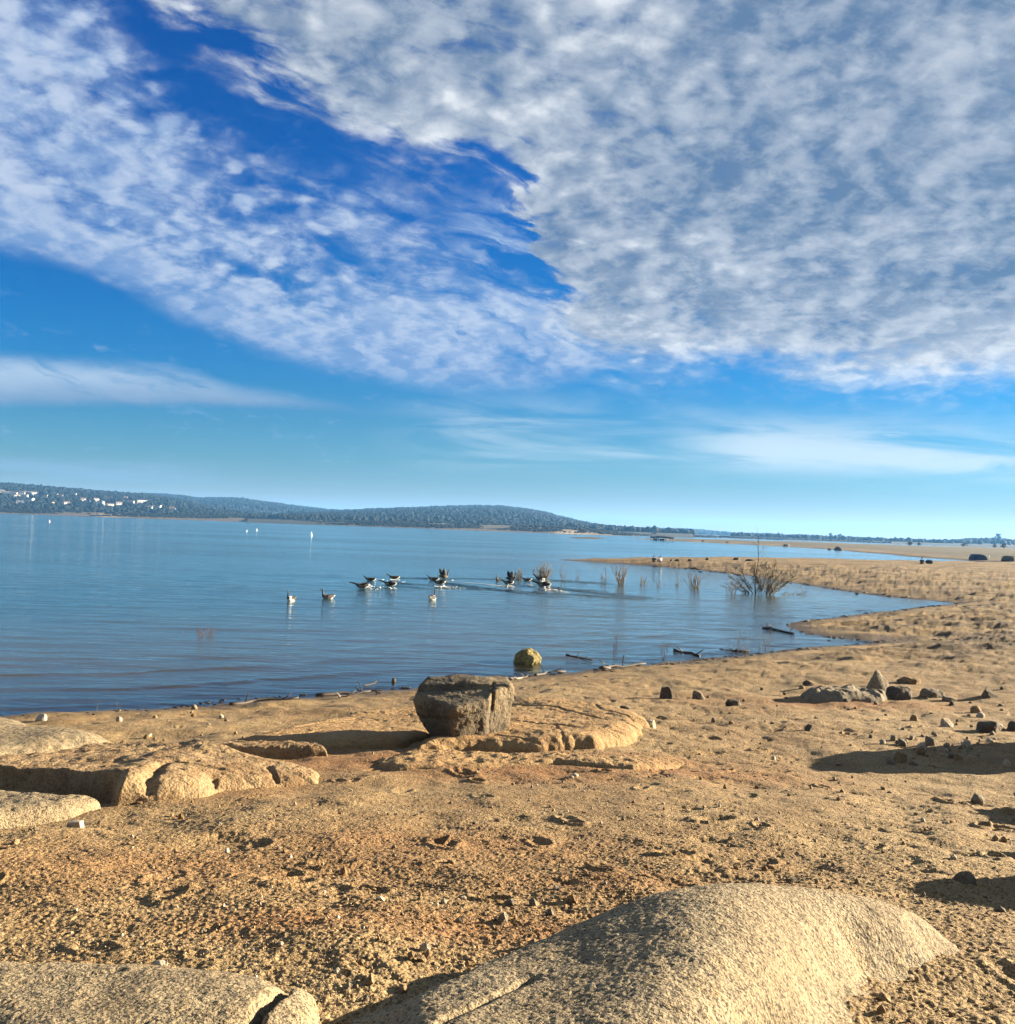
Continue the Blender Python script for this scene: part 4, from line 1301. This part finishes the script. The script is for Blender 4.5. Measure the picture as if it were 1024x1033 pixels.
class Hill:
    """A wooded ridge: its crest follows the skyline at distance D, its foot lies at D0."""
    def __init__(self, ridge, D, D0, tree, seed, rough=0.10, foot=5.0):
        self.ridge, self.D, self.D0, self.tree, self.seed, self.rough, self.foot = ridge, D, D0, tree, seed, rough, foot
        self.u0, self.u1 = (ridge[0][0] - 512) / FPX, (ridge[-1][0] - 512) / FPX

    def height(self, x, y):
        D, D0 = self.D, self.D0
        u = x / y
        px = u * FPX + 512
        crest = (yh(px) - interp(self.ridge, px)) / FPX * D + EYE - self.tree * 0.75
        crest = np.maximum(crest, 1.0)
        t = (y - D0) / (D - D0)
        prof = np.where(t < 1, np.sin(np.clip(t, 0, 1) * math.pi / 2) ** 1.15, np.maximum(0, 1 - ((t - 1) / 0.9) ** 2))
        n = fbm2(x * 7.0 / D, y * 7.0 / D, self.seed, 4) * self.rough * 2
        h = self.foot * sstep(-.15, 0, t) + (crest - self.foot) * prof * (1 + n * np.clip(1 - t, 0, 1) * 2.5)
        return np.where((t < -.15) | (t > 1.9), -2, h)

    def build(self, name, label, ncol=220, nrow=46):
        us = np.linspace(self.u0, self.u1, ncol)
        ys = self.D0 + (self.D - self.D0) * np.linspace(-.18, 1.85, nrow)
        Y, U = np.meshgrid(ys, us, indexing='ij')
        Xx = U * Y
        Z = self.height(Xx, Y)
        me = mesh_np(name, np.stack([Xx, Y, Z], -1).reshape(-1, 3), grid_faces(nrow, ncol))
        tag(link(name, me, M['hill']), label, 'hill', kind='structure')

    def woods(self, label, n, keep=None):
        rg = np.random.default_rng(self.seed)
        u = rg.uniform(self.u0, self.u1, n)
        t = rg.uniform(-0.02, 1.06, n) ** 0.8
        y = self.D0 + (self.D - self.D0) * t
        x = u * y
        dens = fbm2(x / self.tree / 9, y / self.tree / 9, self.seed + 4, 3)
        ok = rg.random(n) < np.clip(.75 + dens * 2.4, .1, 1)
        if keep is not None: ok &= keep(x, y)
        x, y = x[ok], y[ok]
        z = self.height(x, y)
        n = len(x)
        d, f = ico(1)
        s = self.tree * rg.uniform(.32, .72, (n, 1, 1))
        V = d[None] * (1 + rg.uniform(-.28, .28, (n, len(d), 1))) * s * np.array((1, 1, .95)) * (1 + rg.uniform(-.2, .25, (n, 1, 3)))
        V = V + np.stack([x, y, z + self.tree * .3], -1)[:, None]
        F = f[None] + (np.arange(n) * len(d))[:, None, None]
        me = mesh_np('woods', V.reshape(-1, 3), F.reshape(-1, 3), False)
        tag(link('woods', me, M['forest']), label, 'woods', kind='stuff')


left_ridge = [(-420, 470), (-200, 478), (-60, 487), (0, 488.5), (40, 491), (60, 493), (100, 496), (150, 500), (180, 504), (210, 511), (240, 516), (270, 520), (300, 522), (330, 524), (350, 526)]
mid_ridge = [(-100, 500), (40, 497), (120, 498), (150, 498), (180, 500), (200, 502.5), (225, 502.5), (245, 503), (270, 507), (300, 511), (330, 514.5), (345, 515.5), (370, 516.5), (400, 519), (430, 523), (470, 528), (520, 532)]
center_ridge = [(250, 522), (300, 518), (345, 516), (380, 514.5), (410, 513.5), (440, 512.5), (480, 511.5), (505, 512), (530, 514.5), (550, 518), (570, 523), (590, 527.5), (610, 531), (640, 534), (670, 537), (700, 539)]
right_ridge = [(560, 534), (600, 532.5), (640, 533.5), (670, 533.5), (695, 533.8), (715, 535.5), (740, 538.5), (775, 538.8), (790, 541), (830, 544), (880, 547)]
wood_ridge = [(740, 545), (770, 543.5), (800, 541.8), (830, 541.5), (850, 543.5), (875, 545.5), (900, 548), (930, 549), (960, 549)]
knoll_ridge = [(900, 549), (930, 547.5), (950, 545.5), (970, 544), (1000, 543.2), (1024, 545), (1060, 545), (1120, 549), (1200, 552)]
hl = Hill(left_ridge, 2600, 1640, 9, 801, .12)
hm = Hill(mid_ridge, 4000, 2300, 10, 802, .10)
hc = Hill(center_ridge, 3600, 1500, 9, 803, .10)
hr = Hill(right_ridge, 6000, 3400, 13, 804, .08)
hw = Hill(wood_ridge, 2400, 1850, 8, 805, .1, 4.0)
hk = Hill(knoll_ridge, 2400, 1750, 8, 806, .1, 4.0)
hl.build('hills', 'wooded hill with houses on the left far shore')
hm.build('hills', 'dark blue wooded ridge behind the house hill')
hc.build('hills', 'long blue hill above the middle of the far shore')
hr.build('hills', 'faint low blue ridge on the horizon right of the long hill')
hw.build('hills', 'low wooded rise beyond the right flats')
hk.build('hills', 'wooded knoll on the horizon at the right edge')

# houses: one by one on the left hill
spots = [(2, 496), (8, 497.5), (14, 498), (17, 500), (22, 497.5), (26, 501), (29, 497), (34, 498.5), (31, 504), (37, 497.5), (46, 501), (57, 499), (61, 500), (67, 507), (75, 499.5), (84, 504), (88, 506), (97, 504.5), (101, 506.5), (103, 508), (110, 503),
         (111, 509.5), (127, 502.5), (132, 507), (140, 508.2), (143, 506.5), (150, 512.5), (156, 511), (160, 511.5), (173, 513.5), (174, 514.8), (20, 507), (52, 508), (120, 508)]
house_xy = []
fr = random.Random(5)
for k, (px, py) in enumerate(spots):
    d = ray(px, py)
    ys = np.linspace(hl.D0, hl.D, 500)
    hz = hl.height(d.x * ys, ys) + 2.5
    i = int(np.argmax(hz >= EYE + d.z * ys))
    if hz[i] < EYE + d.z * ys[i]: i = 250
    Y = ys[i]
    house_xy.append((d.x * Y, Y, hz[i] - 3.0))


def house(w, dp, h, wall, roof):
    bm = bmesh.new()
    x, y = w / 2, dp / 2
    v = [bm.verts.new(c) for c in ((-x, -y, -2), (x, -y, -2), (x, y, -2), (-x, y, -2), (-x, -y, h), (x, -y, h), (x, y, h), (-x, y, h), (-x, 0, h + dp * .28), (x, 0, h + dp * .28))]
    for q in ((0, 1, 5, 4), (2, 3, 7, 6)): bm.faces.new([v[i] for i in q]).material_index = 0
    for q in ((1, 2, 6, 9, 5), (3, 0, 4, 8, 7)): bm.faces.new([v[i] for i in q]).material_index = 0
    o = .5
    for s in (-1, 1):
        a = [bm.verts.new(c) for c in ((-x - o, s * (y + o), h - .15), (x + o, s * (y + o), h - .15), (x + o, 0, h + dp * .28 + .12), (-x - o, 0, h + dp * .28 + .12))]
        bm.faces.new(a if s < 0 else a[::-1]).material_index = 1
        for j in range(int(w // 3.5)):
            cx = -x + 2 + j * 3.5
            b = [bm.verts.new((cx + p, s * (y + .06), z)) for p, z in ((-.7, h * .35), (.7, h * .35), (.7, h * .8), (-.7, h * .8))]
            bm.faces.new(b if s < 0 else b[::-1]).material_index = 2
    return bm


for k, (x, y, z) in enumerate(house_xy):
    big = spots[k] == (143, 506.5)
    w = 22 if big else fr.uniform(8, 13)
    wl = M['wallpale'] if big or fr.random() < .7 else M['walltan']
    o = bm_obj('house', house(w, w * .6, 7 if big else fr.uniform(3.5, 6), None, None), [wl, M['roofbrown'] if not big and fr.random() < .6 else (M['wallpale'] if big else M['roofgrey']), M['window']], loc=(x, y, z), rz=fr.uniform(-.5, .9))
    tag(o, 'largest bright white building among the trees of the left hillside' if big else 'small pale house among the trees on the left hillside', 'house', 'houses on the left hillside')
hxy = np.array(house_xy)


def clear(x, y):
    """Gardens: no trees on or right in front of a house."""
    ok = np.ones(len(x), bool)
    for h in hxy:
        ok &= ~((np.abs(x - h[0] * y / h[1]) < 10) & (y > h[1] - 60) & (y < h[1] + 10))
    return ok


hl.woods('dark trees covering the house hill', 15000, clear)
hm.woods('dark trees covering the blue ridge behind the house hill', 16000)
hc.woods('dense trees covering the long blue hill', 20000)
hr.woods('trees covering the faint far ridge', 9000)
hw.woods('scrub trees on the low rise beyond the right flats', 2600)
hk.woods('trees covering the knoll at the right edge', 3600)


def shore_scrub():
    """Low bushes and grass tussocks behind the far beach."""
    rg = np.random.default_rng(44)
    n = 9000
    px = rg.uniform(-60, 900, n)
    D = interp([(-60, 1480), (0, 1450), (150, 1390), (260, 1440), (340, 1240), (480, 1180), (560, 1090), (630, 1100), (690, 1400), (760, 1620), (900, 1660)], px)
    y = D + 12 + rg.gamma(1.5, 80, n)
    x = (px - 512) / FPX * y
    g, sa, sb, sc = ground_all(x, y)
    ok = (sc > 9) & (fbm2(x * .012, y * .012, 45, 3) > -.16)
    x, y, g, sc = x[ok], y[ok], g[ok], sc[ok]
    n = len(x)
    d, f = ico(1)
    s = rg.uniform(.6, 1.7, (n, 1, 1)) * (1 + 1.0 * sstep(40, 140, sc))[:, None, None]
    V = d[None] * (1 + rg.uniform(-.3, .3, (n, len(d), 1))) * s * np.array((1.5, 1.2, .75)) + np.stack([x, y, g + .3], -1)[:, None]
    F = f[None] + (np.arange(n) * len(d))[:, None, None]
    me = mesh_np('scrub', V.reshape(-1, 3), F.reshape(-1, 3), False)
    tag(link('scrub', me, M['forest']), 'low dark scrub behind the far beach', 'scrub', kind='stuff')


shore_scrub()


def far_tree(label, px, py, hpx, Y, seed, wide=.9):
    """A single tree on the skyline: trunk with limbs and a crown of leaf clumps."""
    rr = random.Random(seed)
    q = at_y(px, py, Y)
    h = hpx * Y / FPX
    root = link('far_tree', None, loc=q)
    tag(root, label, 'tree', 'single trees on the right skyline')
    bt = bmesh.new()
    tube(bt, [(0, 0, -3), (0, 0, h * .3), (.03 * h, 0, h * .6), (0, 0, h * .85)], [.05 * h, .045 * h, .03 * h, .01 * h], 6)
    for k in range(5):
        a = rr.uniform(0, 6.3)
        tube(bt, wander((0, 0, h * rr.uniform(.25, .6)), (math.cos(a), math.sin(a), .8), h * .35, 3, .15, rr), [.02 * h, .016 * h, .01 * h, .005 * h], 4)
    bm_obj('trunk', bt, M['bark'], root)
    d, f = ico(1)
    V, F = [], []
    for k in range(46):
        a, b, c = rr.gauss(0, .26) * wide, rr.gauss(0, .26) * wide, rr.uniform(.28, 1.0)
        w = 1 - .6 * abs(c - .55) * 2
        p = np.array((a * w * h, b * w * h, c * h * .95))
        s = h * rr.uniform(.06, .13)
        V.append(d * (1 + np.array([rr.uniform(-.3, .3) for _ in d])[:, None]) * s + p)
        F.append(f + len(d) * k)
    link('crown', mesh_np('crown', np.concatenate(V), np.concatenate(F), False), M['forest'], root)


for k, (px, py, h, Y, lb) in enumerate([(1007, 546, 8, 2200, 'tallest skyline tree standing out of the knoll at the right edge'), (838, 544, 6, 2200, 'skyline tree at the left end of the row above the low rise'), (847, 544.5, 6, 2200, 'second skyline tree beside the left end tree above the low rise'), (868, 547.5, 5, 1800, 'lone skyline tree right of the low wooded rise'),
                                       (879, 548, 3.5, 1800, 'smaller round tree right of the lone skyline tree'), (918, 550.5, 4.5, 520, 'dark round tree on the crest of the right flats'), (927, 551, 3.5, 520, 'flatter dark tree touching the dark round tree on the flats'), (972, 551.5, 4, 600, 'dark tree in front of the knoll on the flats'),
                                       (1003, 553, 4, 560, 'left tree of the dark row under the tallest skyline tree'), (1012, 553.5, 4.5, 560, 'right tree of the dark row under the tallest skyline tree'), (660, 540.5, 4, 1350, 'small dark tree above the boat shelter')]):
    far_tree(lb, px, py, h, Y, 900 + k, 1.5 if 'dark' in lb else .9)

# the dark boat shelter on the sand strip
M['shelter'] = plain('dark_shelter_roof', (0.03, 0.03, 0.034), 0.7)
M['post'] = plain('white_post', (0.8, 0.78, 0.74), 0.7, .05)


def box(bm, x0, x1, y0, y1, z0, z1, mat=0):
    v = [bm.verts.new(c) for c in ((x0, y0, z0), (x1, y0, z0), (x1, y1, z0), (x0, y1, z0), (x0, y0, z1), (x1, y0, z1), (x1, y1, z1), (x0, y1, z1))]
    for q in ((0, 3, 2, 1), (4, 5, 6, 7), (0, 1, 5, 4), (1, 2, 6, 5), (2, 3, 7, 6), (3, 0, 4, 7)):
        bm.faces.new([v[i] for i in q]).material_index = mat


def shelter():
    q = on_ground(667, 545.2)
    s = q[1] / FPX
    root = link('boat_shelter', None, loc=q)
    tag(root, 'dark low roofed boat shelter with white posts at the tip of the far sand strip', 'shelter')
    for (a, b, h0, h1, rise) in ((-10, -3, 1.0, 3.4, .9), (-2.5, 4, .4, 3.8, 1.1), (4.5, 9, 1.2, 3.6, .8), (9.5, 13, 1.5, 3.3, .6)):
        bm = bmesh.new()
        x0, x1, y0, y1 = a * s, b * s, 0, 5
        v = [bm.verts.new(c) for c in ((x0, y0, h1 * s), (x1, y0, h1 * s), (x1, y1, h1 * s), (x0, y1, h1 * s), (x0, 2.5, (h1 + rise) * s), (x1, 2.5, (h1 + rise) * s), (x0, y0, (h1 - 1.3) * s), (x1, y0, (h1 - 1.3) * s), (x1, y1, (h1 - 1.3) * s), (x0, y1, (h1 - 1.3) * s))]
        for f in ((0, 1, 5, 4), (2, 3, 4, 5), (6, 7, 1, 0), (8, 9, 3, 2), (7, 8, 2, 5, 1), (9, 6, 0, 4, 3), (9, 8, 7, 6)): bm.faces.new([v[i] for i in f])
        bm_obj('roof', bm, M['shelter'], root)
        for xx in (x0 + .2, x1 - .4):
            bm = bmesh.new()
            box(bm, xx, xx + .3, .1, .4, -.5, (h1 - 1.3) * s)
            bm_obj('post', bm, M['post'], root)
    bm = bmesh.new()
    box(bm, -7 * s, 3.6 * s, 1.2, 4.2, -.4, 1.7 * s)
    bm_obj('hull', bm, M['cloth_navy'], root)


shelter()


def tent():
    q = on_ground(989, 565)
    s = q[1] / FPX
    root = link('tent', None, loc=q)
    tag(root, 'dark blue low tent with a white end pole on the opposite bank at the right', 'tent')
    us = np.linspace(0, 1, 15)
    prof = np.array([(-8.5, 0), (-8, 3.2), (-6.5, 5.6), (-4, 6.4), (0, 6.6), (3.5, 6.2), (6, 4.8), (7.6, 2.4), (8, 0)])
    V = []
    for yy, k in ((0, .92), (.6, 1.0), (1.8, 1.0), (2.4, .9)):
        for a, b in prof: V.append((a * s * k, yy, b * s * k - .1))
    n = len(prof)
    F = grid_faces(4, n)
    bm = bmesh.new()
    vs = [bm.verts.new(v) for v in V]
    for f in F: bm.faces.new([vs[i] for i in f][::-1])
    bm.faces.new(vs[:n][::-1])
    bm.faces.new(vs[-n:])
    bm_obj('canopy', bm, M['cloth_navy'], root)
    bm = bmesh.new()
    tube(bm, [(8.6 * s, -.1, -.2), (8.6 * s, -.1, 5.2 * s)], [.09, .09], 8)
    bm_obj('pole', bm, M['post'], root)


tent()
rock_at('bank_rock', 'dark rounded rock heap on the opposite bank at the right edge', 1018, 566.5, 22, 7.5, M['darkstone'], 601, .6, 4, 12, .1)
rock_at('bank_rock', 'dark blocky rock heap on the sand strip above the inlet water', 846, 555.2, 12, 5, M['darkstone'], 602, .6, 4, 18, .1)
rock_at('bank_rock', 'small dark rock at the left foot of the dark blocky rock heap', 837, 554.8, 6, 2.6, M['darkstone'], 603, .6, 3, 14, .1)
rock_at('bank_rock', 'brown rock mound on the middle of the far sand strip', 793, 551, 10, 3, M['stone'], 604, .6, 3, 12, .1)
rock_at('bank_rock', 'tiny dark rock near the left of the far sand strip', 709, 546.3, 4, 2, M['darkstone'], 605, .6, 3, 12, .1)
rock_at('bank_rock', 'small rock on the far sand strip right of the tiny one', 734, 547.5, 5, 2, M['darkstone'], 606, .6, 3, 12, .1)

# ------------------------------------------------------------------ light
SUN_EL, SUN_AZ = R(14.0), R(72.0)       # azimuth clockwise from straight ahead (+y): low, to the right and a little ahead
sd = Vector((math.sin(SUN_AZ) * math.cos(SUN_EL), math.cos(SUN_AZ) * math.cos(SUN_EL), math.sin(SUN_EL)))
sun = bpy.data.lights.new('sun', 'SUN')
sun.energy = 5.0
sun.angle = R(0.5)
sun.color = (1.0, 0.86, 0.64)
so = bpy.data.objects.new('sun', sun)
so.rotation_euler = sd.to_track_quat('Z', 'Y').to_euler()
so.location = (40, 20, 40)
COL.objects.link(so)

# ------------------------------------------------------------------ sky and clouds
EXPO = 2.6
W = bpy.data.worlds.new('World')
S.world = W
W.use_nodes = True
nt = NT(W.node_tree)
bg = W.node_tree.nodes['Background']
sky = nt.new('ShaderNodeTexSky', sky_type='NISHITA', sun_disc=False, sun_elevation=SUN_EL, sun_rotation=SUN_AZ, altitude=200.0, air_density=1.0, dust_density=0.4, ozone_density=3.0)
SKYK = 0.050
dirn = X(nt, nt.new('ShaderNodeTexCoord').outputs['Generated'])
dx, dy, dz = nt.sep(dirn)
zc = dz.max(0.0) + 0.30
yc = dy.max(0.2)
P = nt.xyz(dx / zc, dy / zc, 0.0)
u = dx / yc
v = dz / yc


def uc(px): return ((px - 512) / FPX + 0.62) / 1.24


def edge(pts, vmax=0.6, uu=None):
    """A boundary of a cloud bank: (x, y) of the photograph turned into directions."""
    return nt.curve(((u if uu is None else uu) + 0.62) / 1.24, [(uc(a), (yh(a) - b) / FPX / vmax) for a, b in pts]) * vmax


def shift(a, b): return nt.xyz(px_ + a, py_ + b, 0.0)


w0 = nt.noise(P, 3.0, 5, 0.6) - 0.5
w1 = nt.noise(P, 9.0, 5, 0.62) - 0.5
vw = v + (w0 * 0.17 + w1 * 0.07) * v
eLu = edge([(-100, -100), (60, -40), (110, 15), (150, 65), (205, 125), (290, 172), (400, 195), (450, 228), (505, 255), (560, 300), (612, 366), (640, 420), (1100, 520)])
eLl = edge([(-100, 238), (0, 255), (100, 288), (200, 336), (330, 376), (430, 389), (520, 394), (560, 387), (612, 372), (640, 362), (1100, 352)])
eSu = edge([(-100, 352), (0, 355), (150, 364), (250, 387), (370, 413), (420, 420), (1100, 470)])
eSl = edge([(-100, 411), (0, 411), (220, 411), (330, 418), (420, 420), (1100, 422)])
px_, py_, _ = nt.sep(P)
# fibres drawn out along the drift of the bands
Q = nt.xyz((u * 0.955 - v * 0.295) * 7.0 + w0 * 0.5, (u * 0.295 + v * 0.955) * 34.0 + w0 * 2.2, 0.0)
fib = nt.noise(Q, 1.0, 6, 0.62, 0.5)
eR = edge([(-100, -140), (110, -40), (170, 15), (290, 110), (420, 168), (490, 185), (515, 225), (535, 300), (565, 350), (610, 378), (680, 382), (780, 396), (900, 404), (1024, 402), (1120, 400)], uu=u + w0 * 0.10 + w1 * 0.05 + (fib - 0.5) * 0.10)
dR, dLu, dLl = vw - eR, eLu - vw, vw - eLl
lump = nt.noise(P, 7.0, 6, 0.58, 0.25)
lump_s = nt.noise(shift(0.055, 0.012), 7.0, 6, 0.58, 0.25)
cell = nt.noise(P, 21.0, 5, 0.6, 0.3)
cell_s = nt.noise(shift(0.020, 0.004), 21.0, 5, 0.6, 0.3)
broad = nt.noise(P, 2.6, 4, 0.5)
Pw = nt.new('ShaderNodeVectorMath', operation='MULTIPLY_ADD')
nt.put(Pw.inputs[0], nt.new('ShaderNodeTexNoise', {'Vector': P, 'Scale': 14.0, 'Detail': 4.0}).outputs['Color'])
Pw.inputs[1].default_value = (0.085, 0.085, 0)
nt.put(Pw.inputs[2], P)
pv_ = nt.new('ShaderNodeTexVoronoi', {'Vector': Pw.outputs[0], 'Scale': 21.0, 'Smoothness': 0.7}, feature='SMOOTH_F1')
puff = nt.smooth(X(nt, pv_.outputs[0]), 0.52, 0.10)

# the great grey bank on the right
aR = nt.smooth(lump * 0.50 + cell * 0.3 + puff * 0.06 + broad * 0.2 + nt.smooth(dR, -0.005, 0.07) * 0.34 + (fib - 0.5) * 0.85 * nt.smooth(u, 0.30, 0.0), 0.45, 0.82) * nt.smooth(dR, -0.045, 0.045)
litR = nt.smooth((lump - lump_s) * 1.0 + (cell - cell_s) * 0.6, -0.18, 0.24)
glow = nt.smooth(dR, 0.10, 0.01) * nt.smooth(u, 0.05, 0.45)
puffy = nt.smooth(lump * 0.5 + broad * 0.5, 0.40, 0.58) * nt.smooth(u, 0.42, 0.08)
tR = (litR * 0.30 + puff * puffy * 0.42 + glow * 0.36 + (broad - 0.5) * 0.75 + (lump - 0.5) * 0.35 + (cell - 0.5) * 0.5 + nt.smooth(dR, 0.12, 0.0) * 0.14 + 0.16 + (fib - 0.5) * 0.5 - nt.smooth(u, 0.05, 0.40) * nt.smooth(v, 0.16, 0.30) * 0.10).clamp()
# the mackerel band on the left
low = nt.smooth(dLl, 0.085, 0.0)
wispy = nt.smooth(u, -0.30, -0.02)
texL = nt.mix(wispy, nt.xyz(puff * 0.16 + cell * 0.36 + lump * 0.30 + fib * 0.22 + 0.03, 0, 0), nt.xyz(fib * 0.84 + cell * 0.16, 0, 0))
texL = nt.sep(texL)[0]
aL = nt.smooth(texL + low * 0.22 + (broad - 0.5) * 0.5 + nt.smooth(dLu, 0.0, 0.10) * 0.12, 0.42, 0.72) * nt.smooth(dLu, -0.025, 0.035) * nt.smooth(dLl, -0.008, 0.022) * 0.93
litL = nt.smooth((cell - cell_s) * 0.7 + (lump - lump_s) * 0.8, -0.12, 0.16)
tL = (litL * 0.35 + texL * 0.85 - low * 0.18 - 0.20).clamp()
# wisps fanning out between the two
aW = nt.smooth(fib, 0.43, 0.68) * nt.smooth(u, -0.10, 0.0) * nt.smooth(u, 0.16, 0.08) * nt.smooth(v, 0.125, 0.17) * nt.smooth(v, 0.40, 0.30) * 0.85
aG = nt.smooth(cell * 0.6 + fib * 0.4, 0.54, 0.72) * nt.smooth(dLu, -0.10, 0.0) * nt.smooth(u, 0.05, -0.1) * 0.35
mS = nt.smooth(dz * 0 + eSu - vw, -0.004, 0.02) * nt.smooth(vw - eSl, -0.003, 0.010)
aS = mS * nt.smooth(fib, 0.20, 0.52) * 0.92
# low pale veils towards the horizon
fl = nt.noise(nt.xyz(u * 3.0, v * 22.0, 0.0), 1.6, 6, 0.6, 0.6)
veilR = nt.smooth(v, 0.055, 0.08) * nt.smooth(v, 0.140, 0.09) * nt.smooth(u, 0.10, 0.26) * nt.smooth(fl, 0.26, 0.60) * 0.8
wispR = nt.smooth(nt.noise(nt.xyz(u * 6.0, (v + u * 0.03) * 60.0, 0.0), 1.0, 5, 0.6), 0.47, 0.62) * nt.smooth(v, 0.094, 0.104) * nt.smooth(v, 0.122, 0.112) * nt.smooth(u, 0.19, 0.26) * nt.smooth(u, 0.43, 0.36) * 0.75
veilC = nt.smooth(v, 0.045, 0.08) * nt.smooth(v, 0.15, 0.10) * nt.smooth(u, -0.16, -0.02) * nt.smooth(fl, 0.38, 0.70) * 0.5
veilL = nt.smooth(v, 0.030, 0.040) * nt.smooth(v, 0.058, 0.048) * nt.smooth(u, -0.22, -0.34) * nt.smooth(fl, 0.36, 0.6) * 0.6
aV = veilR.max(veilC).max(wispR)
G = 2.0 ** -EXPO


def col(r, g, b): return (r * G, g * G, b * G)


skyc = nt.mix(1.0, sky.outputs[0], (SKYK, SKYK, SKYK), 'MULTIPLY')
hs0 = nt.new('ShaderNodeHueSaturation', {'Saturation': 1.25, 'Value': 1.0, 'Color': skyc})
vn = (v / 0.6).clamp()
tint = nt.new('ShaderNodeCombineColor', {0: nt.curve(vn, [(0, 0.504), (0.03, 0.353), (0.08, 0.189), (0.17, 0.107), (0.29, 0.038), (0.54, 0.000), (0.75, 0.000), (1, 0.000)]), 1: nt.curve(vn, [(0, 0.391), (0.03, 0.315), (0.08, 0.265), (0.17, 0.265), (0.29, 0.271), (0.54, 0.239), (0.75, 0.233), (1, 0.227)]), 2: nt.curve(vn, [(0, 0.391), (0.05, 0.347), (0.15, 0.378), (0.3, 0.454), (1, 0.479)])})
hs = nt.new('ShaderNodeMix', {0: 1.0, 6: hs0.outputs[0], 7: tint.outputs[0]}, data_type='RGBA', blend_type='MULTIPLY')
c = nt.mix(aV, hs.outputs[2], col(0.74, 0.83, 0.87))
c = nt.mix(veilL, c, col(0.27, 0.42, 0.55))
c = nt.mix(aS, c, nt.mix(nt.smooth(vw - eSl, 0.0, 0.04), col(0.21, 0.34, 0.53), col(0.47, 0.60, 0.77)))
c = nt.mix(aG, c, col(0.36, 0.52, 0.80))
c = nt.mix(aW, c, col(0.48, 0.62, 0.82))
c = nt.mix(aL, c, nt.mix(tL, col(0.20, 0.35, 0.64), col(0.72, 0.79, 0.90)))
c = nt.mix(aR, c, nt.mix(tR, col(0.125, 0.215, 0.37), col(0.80, 0.84, 0.89)))
nt.put(bg.inputs['Color'], c)
bg.inputs['Strength'].default_value = 1.0

# ------------------------------------------------------------------ haze
bm = bmesh.new()
box(bm, -9900, 9900, -9900, 9900, -5.0, 150.0)
hz_m = bpy.data.materials.new('haze')
hz_m.use_nodes = True
ht = NT(hz_m.node_tree)
ht.n.remove(ht.n['Principled BSDF'])
pv = ht.new('ShaderNodeVolumePrincipled', {'Color': (0.17, 0.48, 1.0, 1), 'Density': 0.00009, 'Anisotropy': 0.2})
ht.l.new(pv.outputs[0], ht.n['Material Output'].inputs['Volume'])
tag(bm_obj('haze', bm, hz_m), 'thin blue air haze over the lake and hills', 'haze', kind='stuff')

# ------------------------------------------------------------------ output
S.view_settings.view_transform = 'Standard'
S.view_settings.look = 'None'
S.view_settings.exposure = EXPO
S.view_settings.gamma = 1.0
S.view_settings.use_curve_mapping = False
S.render.engine = 'CYCLES'
S.cycles.use_denoising = True
S.cycles.use_adaptive_sampling = True
S.cycles.adaptive_threshold = 0.02
S.cycles.max_bounces = 5
S.cycles.diffuse_bounces = 2
S.cycles.glossy_bounces = 3
S.cycles.transparent_max_bounces = 8
S.cycles.volume_bounces = 0
S.cycles.sample_clamp_indirect = 6.0
